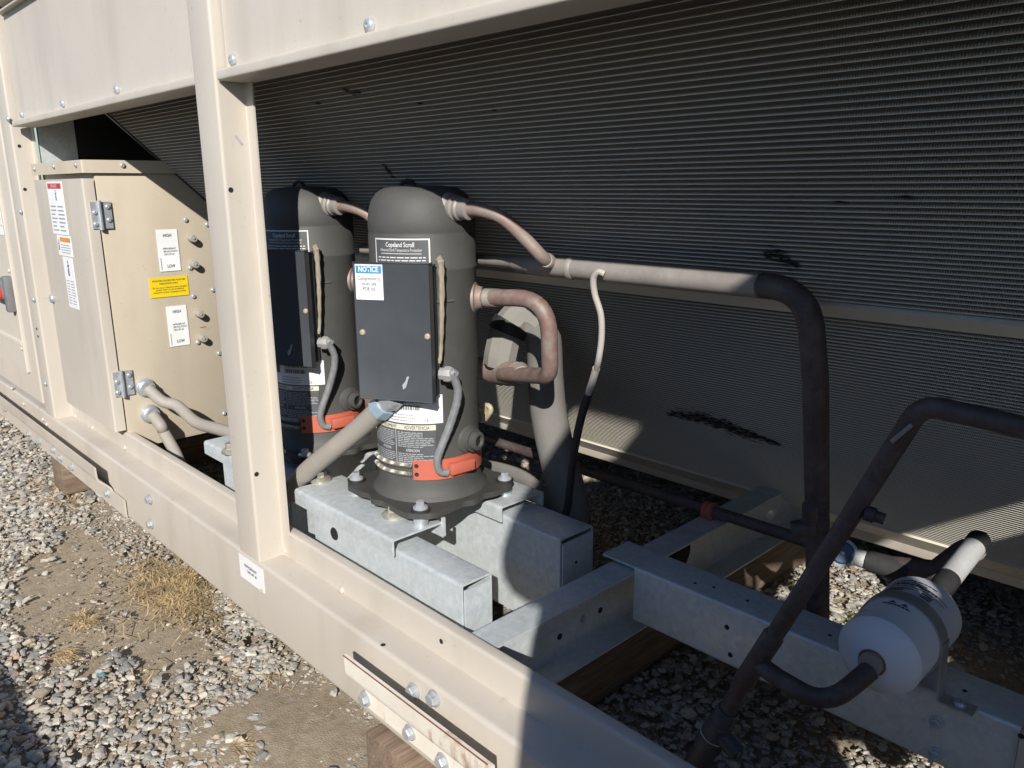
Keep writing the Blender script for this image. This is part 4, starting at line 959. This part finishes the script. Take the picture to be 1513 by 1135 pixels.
n = len(pts); tube(bm, pts, [0.0565] * n, 10, cap=False); obj('foam_arch', bm, M['foam_light'], ar, smooth=False)
i0 = 11
bm = NB(); tube(bm, pts[i0:i0 + 4], 0.0645, 18, cap=False); obj('black_tape', bm, M['black'], ar)
bm = NB(); dq = (pts[0] - pts[2]).normalized(); lathe(bm, [(0.0535, -0.01), (0.052, 0.010), (0.046, 0.016), (0.0, 0.016)], pts[0], dq, 14); obj('torn_end', bm, M['void'], ar)
bm = NB(); pts = smooth_path([(-1.821,1.855,-0.456), (-1.796,1.865,-0.493), (-1.786,1.865,-0.630), (-1.757,1.855,-0.764), (-1.697,1.845,-0.915), (-1.648,1.840,-1.044), (-1.634,1.840,-1.162)], 6)
n = len(pts); tube(bm, pts, [0.0575 + 0.009 * i / n for i in range(n)], 20); obj('foam_leg', bm, M['foam'], ar)
# low lines
lp = thing('liquid_line', 'dark horizontal liquid line held to the cross beam by a red clamp', 'pipe', (-1.3, 2.14, -1.06))
bm = NB(); tube(bm, [(-2.9, 2.125, -1.040), (-0.94, 2.145, -1.040)], 0.0195, 14); obj('run', bm, M['copper_shaded'], lp)
bm = NB(); q = V((-1.302,2.118,-1.040)); lathe(bm, [(0.0225, -0.018), (0.029, -0.016), (0.029, -0.006), (0.026, -0.004), (0.026, 0.004), (0.029, 0.006), (0.029, 0.016), (0.0225, 0.018)], (q.x, 2.14, -1.040), (1, 0, 0), 20); obj('red_clamp', bm, M['red_clamp'], lp)
t = thing('flat_hose', 'flat grey foam offcut curving behind the back bracket', 'hose', (-1.711,1.835,-1.074))
bm = NB(); tube(bm, smooth_path([(-2.106,1.815,-1.013), (-1.976,1.815,-0.990), (-1.848,1.825,-0.994), (-1.754,1.830,-1.036), (-1.704,1.835,-1.104)], 6), 0.030, 10, flat=0.45); obj('strip', bm, M['foam'], t)
t = thing('drain_valve', 'small dusty brass valve low behind the near compressor', 'valve', (-2.031,1.800,-0.785))
bm = NB(); tube(bm, [(-2.074,1.800,-0.771), (-2.009,1.800,-0.773)], 0.017, 12); tube(bm, smooth_path([(-2.037,1.800,-0.761), (-2.001,1.800,-0.754), (-1.991,1.800,-0.770), (-2.020,1.800,-0.806)], 5), 0.010, 10); tube(bm, [(-2.063,1.800,-0.782), (-2.061,1.800,-0.822)], 0.014, 12); obj('body', bm, M['brass'], t)

# ------------------------------------------------------------------ liquid line with filter drier in the foreground
DY = 1.45
dl = thing('diagonal_line', 'dark copper line crossing in front of the riser down to the charging valve', 'pipe', (-0.860,1.450,-1.308))
lower = V((-0.740,1.450,-1.019))
bm = NB(); tube(bm, bend_path([(-0.198,1.450,-0.394), (-0.471,1.450,-0.378), (-0.751,1.450,-1.044)], 0.05, 8), 0.0190, 16); obj('run', bm, M['copper_shaded'], dl)
bm = NB(); tube(bm, [(-0.706,1.450,-0.934), (-0.710,1.450,-0.943), (-0.771,1.450,-1.085), (-0.777,1.450,-1.099)], [0.019, 0.0235, 0.0235, 0.0195], 16); obj('tee', bm, M['copper_shaded'], dl)
bm = NB(); tube(bm, [(-0.771,1.450,-1.085), (-0.819,1.450,-1.213)], 0.0195, 16); obj('stub', bm, M['copper_shaded'], dl)
q0, q1_ = V((-0.803,1.450,-1.172)), V((-0.876,1.450,-1.361)); vd = (q1_ - q0).normalized()
bm = NB(); lathe(bm, [(0.024, 0), (0.026, 0.004), (0.026, 0.045), (0.029, 0.047), (0.031, 0.085), (0.033, 0.09), (0.033, 0.13), (0.029, 0.134), (0.029, 0.22)], q0, vd, 20); vb = obj('valve_body', bm, M['black_box'], dl)
bm = NB(); lathe(bm, [(0.0335, 0.088), (0.0345, 0.0895), (0.0335, 0.091)], q0, vd, 24); obj('bright_ring', bm, M['zinc'], vb)
bm = NB(); qv = q0 + vd * 0.07; tube(bm, [qv, qv + V((0.055, -0.0, -0.035))], 0.022, 14); obj('valve_stem', bm, M['black_box'], vb)
bm = NB(); q = V((-0.469,1.430,-0.402)); obox(bm, q + V((-0.022, -0.003, -0.030)), ((0.62, 0, 0.78), (0, 1, 0), (-0.78, 0, 0.62)), (0.05, 0.004, 0.008), 0.001); obj('solder_smear', bm, M['copper_grey'], dl)
q = V((-0.548,1.450,-0.607)); bm = NB(); lathe(bm, [(0.015, 0), (0.015, 0.018), (0.011, 0.020), (0.011, 0.036), (0.0, 0.036)], q, (0.85, 0.2, -0.15), 12); obj('access_port', bm, M['copper_shaded'], dl)
DX, DZ = -0.521, -0.940; dy0, dy1 = 1.50, 1.79; DR = 0.084
bm = NB(); ent = Vector((DX, dy0 - 0.005, DZ - 0.015))
tube(bm, bend_path([(-0.740,1.450,-1.022), (-0.681,1.430,-1.021), (-0.561,1.400,-1.012), ent], [0.03, 0.075], 8), 0.0200, 16); obj('branch', bm, M['copper_shaded'], dl)
fd_ = thing('filter_drier', 'white filter drier can strapped to the long beam', 'filter drier', (DX, 1.65, DZ - DR))
bm = NB(); lathe(bm, [(0.024, 0), (0.040, 0.003), (0.060, 0.012), (0.077, 0.023), (DR, 0.034), (DR, 0.150), (DR + 0.0008, 0.152), (DR, 0.154), (DR, 0.262), (0.075, 0.276), (0.055, 0.288), (0.024, 0.296)], (DX, dy0, DZ), (0.0, 1, 0.02), 44); can = obj('can', bm, M['drier'], fd_, angle=30)
bm = NB(); lathe(bm, [(0.0205, -0.012), (0.0235, -0.012), (0.0235, 0.004)], (DX, dy0, DZ), (0, 1, 0.02), 22); obj('inlet_collar', bm, M['copper_grey'], fd_)
bm = NB(); lathe(bm, [(0.0225, 0.003), (0.027, 0.002), (0.028, -0.0010), (0.024, -0.002)], (DX, dy0, DZ), (0, 1, 0.02), 24); obj('rust_ring', bm, M['rust'], fd_)
bm = NB(); lathe(bm, [(DR + 0.0015, 0.128), (DR + 0.0045, 0.128), (DR + 0.0045, 0.166), (DR + 0.0015, 0.166)], (DX, dy0, DZ), (0, 1, 0.02), 44); stp = obj('strap_band', bm, M['strap'], fd_)
fx = -0.372
bm = NB(); sheet(bm, [(DX + DR + 0.003, DZ + 0.02), (DX + DR + 0.006, DZ - 0.05), (DX + DR + 0.008, -1.0475), (DX + DR + 0.075, -1.0475)], 0.004, dy0 + 0.128, dy0 + 0.166, alongy, 0.006); obj('strap_leg', bm, M['strap'], fd_)
fastener(fd_, (DX + DR + 0.045, dy0 + 0.147, -1.0455), (0, 0, 1), 0.026, 'pan', 'zinc', 'strap_screw')
fdr = lambda x, y, l=0.0: Vector((DX + (DR + 0.0012 + l) * math.sin(x / DR), dy0 + y, DZ + 0.02 * y + (DR + 0.0012 + l) * math.cos(x / DR)))
def can_print(name, fn):
    o = fn; return o
printlines(can, fdr, -0.050, 0.206, 0.048, 0.236, 3, 'ink', 0.4, lift=0.0006, seed=41, word=0.09)
bm = NB(); flat_quad(bm, lambda x, y: fdr(x, y, 0.0006), -0.070, 0.214, 0.070, 0.2162, 10); flat_quad(bm, lambda x, y: fdr(x, y, 0.0006), -0.066, 0.200, 0.066, 0.2022, 10); obj('rules', bm, M['ink'], can)
printlines(can, fdr, -0.055, 0.174, 0.0, 0.193, 3, 'ink', 0.6, lift=0.0006, seed=42, word=0.3); printlines(can, fdr, 0.018, 0.174, 0.042, 0.195, 3, 'ink', 0.6, lift=0.0006, seed=43, word=0.5)
bm = NB()
for cx in (-0.012, 0.012): bm.faces.new([bm.verts.new(fdr(a, b, 0.0006)) for a, b in ((cx - 0.008, 0.110), (cx + 0.008, 0.110), (cx, 0.119))])
obj('arrow_marks', bm, M['ink'], can); printlines(can, fdr, -0.028, 0.098, 0.032, 0.107, 1, 'ink', 0.6, lift=0.0006, seed=44, word=0.16); printlines(can, fdr, -0.065, 0.058, -0.042, 0.063, 1, 'ink', 0.6, lift=0.0006, seed=45, word=0.3)
# outlet to the taped elbow and back to the sight glass
ol = thing('outlet_line', 'outlet line from the filter drier with white and black tape and a sight glass', 'pipe', (DX, 2.0, -0.95))
e0 = V((DX, dy0 + 0.288, DZ + 0.006)); e1_ = V((-0.499,2.060,-0.848))
bm = NB(); tube(bm, [e0, e0 + (e1_ - e0) * 0.42], 0.0265, 18); obj('black_tape', bm, M['black'], ol)
bm = NB(); tube(bm, [e0 + (e1_ - e0) * 0.42, e0 + (e1_ - e0) * 0.90], 0.026, 18); obj('white_tape', bm, M['white_tape'], ol)
bm = NB(); tube(bm, [e0 + (e1_ - e0) * 0.88, e0 + (e1_ - e0) * 0.99, e0 + (e1_ - e0) * 1.04], [0.0272, 0.0275, 0.018], 18); obj('tape_end', bm, M['black'], ol)
bm = NB(); tube(bm, bend_path([e0 + (e1_ - e0) * 0.9 + V((0, 0, -0.012)), (-0.540,2.100,-0.903), (-0.595,2.090,-0.978), (-0.753,2.090,-1.016)], [0.03, 0.03], 6), 0.0265, 16); obj('return_tube', bm, M['copper_shaded'], ol)
bm = NB(); tube(bm, [(-0.655,2.085,-1.004), (-0.763,2.085,-1.009)], 0.0295, 16); obj('foam_sleeve', bm, M['foam_black'], ol)
bm = NB(); tube(bm, [(-0.757,2.085,-1.009), (-0.811,2.085,-1.010)], 0.024, 16); obj('white_socket', bm, M['white_plastic'], ol)
c = V((-0.830,2.070,-1.003)); d = (V((0, 0, 0)) - c).normalized()
bm = NB(); lathe(bm, [(0.036, -0.03), (0.040, -0.024), (0.040, 0.008), (0.034, 0.012)], c, d, 22); sgl = obj('sight_glass', bm, M['white_plastic'], ol)
bm = NB(); lathe(bm, [(0.031, 0.010), (0.031, 0.020), (0.027, 0.024), (0.0, 0.024)], c, d, 22); obj('blue_cap', bm, M['blue_cap'], sgl); fastener(sgl, c + d * 0.024, d, 0.014, 'pan', 'zinc', 'cap_screw')
t = thing('stray_cap', 'small pale cap lying on the gravel behind the drier strap', 'cap', (-0.487,1.950,-1.144))
bm = NB(); lathe(bm, [(0.022, -0.02), (0.021, 0.0), (0.013, 0.010), (0.0, 0.013)], (-0.470,1.880,-1.108), (-0.3, -0.4, 0.8), 16); obj('cap', bm, plain('pale_green_plastic', (0.34, 0.38, 0.28), 0.5), t)

# ------------------------------------------------------------------ straw and weeds
def tuft(c, n, size, spread, label, seed, lean=(0, 0), mat='straw', flat=0.13):
    r = random.Random(seed); bm = NB(); c = V(c)
    for i in range(n):
        a = r.uniform(0, 2 * math.pi); b = c + V((r.gauss(0, spread[0]), r.gauss(0, spread[1]), 0.006))
        L = size * r.uniform(0.5, 1.3); d = V((math.cos(a) + lean[0], math.sin(a) + lean[1], r.uniform(0.02, flat))).normalized()
        w = V((-d.y, d.x, 0)).normalized() * r.uniform(0.0010, 0.0026)
        m = b + d * L * 0.5 + V((0, 0, L * 0.10)); e = b + d * L - V((0, 0, L * 0.05))
        vs = [bm.verts.new(q) for q in (b - w, b + w, m + w * 0.9, m - w * 0.9, e)]
        bm.faces.new(vs[:4]); bm.faces.new((vs[3], vs[2], vs[4]))
    return obj('straw_tuft', bm, M[mat], base=(c.x, c.y, GZ), smooth=False, label=label, cat='dry grass', group='dead grass on the dirt')
tuft((-3.055,1.010,-1.597), 900, 0.10, (0.16, 0.06), 'largest mat of dead straw against the foot of the rail', 1)
tuft((-3.161,1.089,-1.597), 160, 0.07, (0.06, 0.03), 'straw heap touching the rail above the large mat', 7)
tuft((-3.077,0.681,-1.597), 130, 0.06, (0.03, 0.015), 'small reddish tuft of dead grass alone on bare dirt', 2)
tuft((-2.896,0.548,-1.597), 60, 0.085, (0.02, 0.015), 'bundle of pale stalks all lying the same way on bare dirt', 3, (1.6, 1.2))
tuft((-2.000,0.777,-1.597), 45, 0.075, (0.02, 0.015), 'straw tuft at the bottom edge of the picture', 4, (0.6, 1))
tuft((-4.587,0.991,-1.597), 420, 0.10, (0.20, 0.05), 'straw drift around the far timber', 5)
tuft((-2.906,0.754,-1.597), 30, 0.12, (0.20, 0.05), 'scattered single straws between the tufts', 6, flat=0.06)
tuft((-2.267,1.020,-1.597), 40, 0.07, (0.06, 0.03), 'loose straws on the gravel below the paper label', 8)
tuft((-3.186,2.997,-1.597), 150, 0.07, (0.05, 0.03), 'sunlit straw under the unit behind the near compressor', 10)
tuft((-1.057,2.751,-1.597), 26, 0.035, (0.015, 0.012), 'little green weed in the sunlit gravel beside the drier', 11, mat='grass', flat=1.5)
tuft((-0.994,2.032,-1.597), 26, 0.04, (0.02, 0.02), 'little green weed in shade by the charging valve', 13, mat='grass', flat=1.5)
t = obj('foil_scrap', plate_on(lambda x, y, l=0: V((-2.644,0.616,-1.590)) + V((x, y, 0.012 + l + 0.2 * x)), -0.012, -0.008, 0.014, 0.008, 2), plain('turquoise_foil', (0.05, 0.42, 0.55), 0.35), base=(-2.644,0.616,-1.590), label='tiny turquoise scrap on the gravel', cat='litter')

#PERSON
PX, PY, PH, PYAW = 0.93, -0.30, 1.83, math.radians(40)
BARZ = GZ + 0.79 * (0.41 + 1.80)
# ------------------------------------------------------------------ the person whose shadow falls across the unit, plus an unseen bag and barrier added to cast shade
def shade_bag(c, ax, k):  # unseen bag added so its shadow covers the long beam's right end
    t = thing('shade_bag', 'unseen black bag added at the hip of the person to shade the long beam', 'bag', c)
    x, y, z = ax
    bm = NB(); obox(bm, c, ax, (0.66 * k, 0.50 * k, 0.80 * k), 0.03); obj('body', bm, M['black'], t)
    bm = NB(); obox(bm, V(c) + z * 0.38 * k, ax, (0.70 * k, 0.54 * k, 0.10 * k), 0.015); obj('flap', bm, M['jacket'], t)
    bm = NB(); tube(bm, smooth_path([V(c) + z * 0.3 * k - x * 0.1 * k + y * 0.2 * k, V(c) + z * 1.0 * k - x * 0.25 * k + y * 0.3 * k, V(c) + z * 1.85 * k - x * 0.45 * k, V(c) + z * 1.0 * k - x * 0.25 * k - y * 0.3 * k, V(c) + z * 0.3 * k - x * 0.1 * k - y * 0.2 * k], 6), 0.012, 8, flat=2.2); obj('strap', bm, M['black'], t)
def person(px, py, hgt, yaw):
    t = thing('person', 'person in a navy jacket standing before the unit, elbows out and hands together', 'person', (px, py, GZ))
    k = hgt / U / 7.5      # head height in layout units
    c, s = math.cos(yaw), math.sin(yaw)
    def W(x, y, z): return Vector((px + (x * c - y * s) * k, py + (x * s + y * c) * k, GZ + z * k))   # x: to the person's right, y: forward
    HX = 0.62        # the head leans to one side
    J = {'pelvis': (-.24, 0, 3.75, 1.20), 'hem': (.12, 0, 2.5, 1.30), 'belly': (-.10, .02, 4.4, 1.10), 'chest': (0, 0, 5.3, 1.0), 'neck0': (.30, -.03, 6.2, .42), 'neck': (HX * .72, .02, 6.45, .26), 'head0': (HX, .08, 6.75, .34), 'head1': (HX, .08, 7.15, .36), 'head2': (HX, .05, 7.4, .22)}
    E = [('pelvis', 'belly'), ('pelvis', 'hem'), ('belly', 'chest'), ('chest', 'neck0'), ('neck0', 'neck'), ('neck', 'head0'), ('head0', 'head1'), ('head1', 'head2')]
    for sd_, q in ((1, 'r'), (-1, 'l')):
        J['hip' + q] = ((.60 if sd_ > 0 else -.58), 0, 3.40, .56); J['knee' + q] = ((.72 if sd_ > 0 else -.60), .06, 2.05, .40); J['ankle' + q] = ((.80 if sd_ > 0 else -.60), -.05, .35, .20); J['heel' + q] = ((.80 if sd_ > 0 else -.60), -.02, .14, .16); J['toe' + q] = ((.90 if sd_ > 0 else -.66), .62, .10, .12)
        E += [('pelvis', 'hip' + q), ('hip' + q, 'knee' + q), ('knee' + q, 'ankle' + q), ('ankle' + q, 'heel' + q), ('heel' + q, 'toe' + q)]
        J['sh' + q] = ((.92 if sd_ > 0 else -.62), 0, (6.05 if sd_ > 0 else 5.80), .33); E.append(('chest', 'sh' + q))
    J['elbr'] = (1.98, .15, 5.50, .36); J['wrr'] = (.52, 1.05, 4.55, .15); J['palmr'] = (.34, 1.22, 4.48, .13)
    J['elbl'] = (-1.06, .25, 4.68, .24); J['wrl'] = (-.66, 1.00, 4.15, .14); J['palml'] = (-.48, 1.18, 4.20, .13)
    for q in 'rl': E += [('sh' + q, 'elb' + q), ('elb' + q, 'wr' + q), ('wr' + q, 'palm' + q)]
    for q, sg in (('r', -1), ('l', 1)):
        bx, by, bz, _ = J['palm' + q]
        for i in range(4):
            o = (i - 1.5) * .075; L = (.30, .36, .34, .26)[i]
            a = 'f%s%d' % (q, i)
            J[a + 'a'] = (bx + o * .6, by + .10, bz + o, .042); J[a + 'b'] = (bx + o * .6 + sg * .03, by + .10 + L * .55, bz + o + .05, .038); J[a + 'c'] = (bx + o * .6 + sg * .10, by + .10 + L * .85, bz + o + .02, .032)
            E += [('palm' + q, a + 'a'), (a + 'a', a + 'b'), (a + 'b', a + 'c')]
        J['t' + q + 'a'] = (bx + sg * .12, by + .02, bz + .10, .045); J['t' + q + 'b'] = (bx + sg * .20, by + .18, bz + .16, .036)
        E += [('palm' + q, 't' + q + 'a'), ('t' + q + 'a', 't' + q + 'b')]
    names = list(J); org = ORG[t.name]
    me = bpy.data.meshes.new('body'); me.from_pydata([((W(*J[n][:3]) - org) * U)[:] for n in names], [(names.index(a), names.index(b)) for a, b in E], [])
    o = bpy.data.objects.new('body', me); C.objects.link(o)
    md = o.modifiers.new('skin', 'SKIN'); md.use_smooth_shade = True
    for i, n in enumerate(names):
        r = J[n][3] * k * U; me.skin_vertices[0].data[i].radius = (r, r * (0.72 if n in ('pelvis', 'belly', 'chest') else 1)); me.skin_vertices[0].data[i].use_root = (n == 'pelvis')
    o.modifiers.new('sub', 'SUBSURF').levels = 2
    dg = bpy.context.evaluated_depsgraph_get(); me2 = bpy.data.meshes.new_from_object(o.evaluated_get(dg)); bpy.data.objects.remove(o)
    for m in ('jacket', 'trousers', 'skin', 'boots'): me2.materials.append(M[m])
    for p in me2.polygons:
        z = (p.center.z / U) / k; q = Vector((p.center.x, p.center.y)) / U / k; fw = -q.x * s + q.y * c
        p.material_index = 3 if z < .5 else 1 if z < 2.0 else 2 if z > 6.3 or fw > 0.82 else 0
        p.use_smooth = True
    b = bpy.data.objects.new('body', me2); C.objects.link(b); b.parent = t; ORG[b.name] = org
    bm = NB(); hc = W(0, .02, 7.12)
    bmesh.ops.create_icosphere(bm, subdivisions=3, radius=1)
    for v in bm.verts:
        q = v.co.copy(); x = Vector((q.x * .40, q.y * .46, max(q.z, -.35) * .46)); x.y -= .04
        v.co = W(HX + x.x, x.y + .05 - (.14 if q.y > 0.3 and q.z < .45 else 0), 7.13 + x.z)
    obj('hair', bm, M['hair'], t)
    bm = NB()
    for sx in (-1, 1):
        bmesh.ops.create_icosphere(bm, subdivisions=2, radius=1, matrix=Matrix.Translation(W(HX + .14 * sx, .40, 7.0)) @ Matrix.Scale(.05 * k, 4))
    obj('eyes', bm, M['void'], t)
    bm = NB(); tube(bm, [W(HX, .40, 7.0), W(HX, .53, 6.82), W(HX, .40, 6.78)], [.04 * k, .075 * k, .05 * k], 8); obj('nose', bm, M['skin'], t)
    bm = NB(); tube(bm, [W(HX - .13, .40, 6.66), W(HX, .43, 6.65), W(HX + .13, .40, 6.66)], [.02 * k, .035 * k, .02 * k], 8); obj('mouth', bm, M['red'], t)
person(PX, PY, PH, PYAW)
k_ = PH / U / 7.5; c_, s_ = math.cos(PYAW), math.sin(PYAW)
shade_bag((PX + 1.14 * c_ * k_, PY + 1.14 * s_ * k_, GZ + 4.2 * k_), (Vector((c_, s_, 0)), Vector((-s_, c_, 0)), Vector((0, 0, 1))), k_)
t = thing('shade_barrier', 'unseen low barrier added behind the viewer to cast shade on the gravel', 'barrier', (-2.0, -1.9, GZ))  # unseen caster added for the ground shadow at lower left
bm = NB(); prism(bm, [(-2.35, GZ - 0.05), (-1.55, GZ - 0.05), (-1.72, GZ + 0.9), (-1.80, BARZ), (-2.0, BARZ)], alongx, -9.0, 3.0); obj('shade_block', bm, M['concrete'], t)
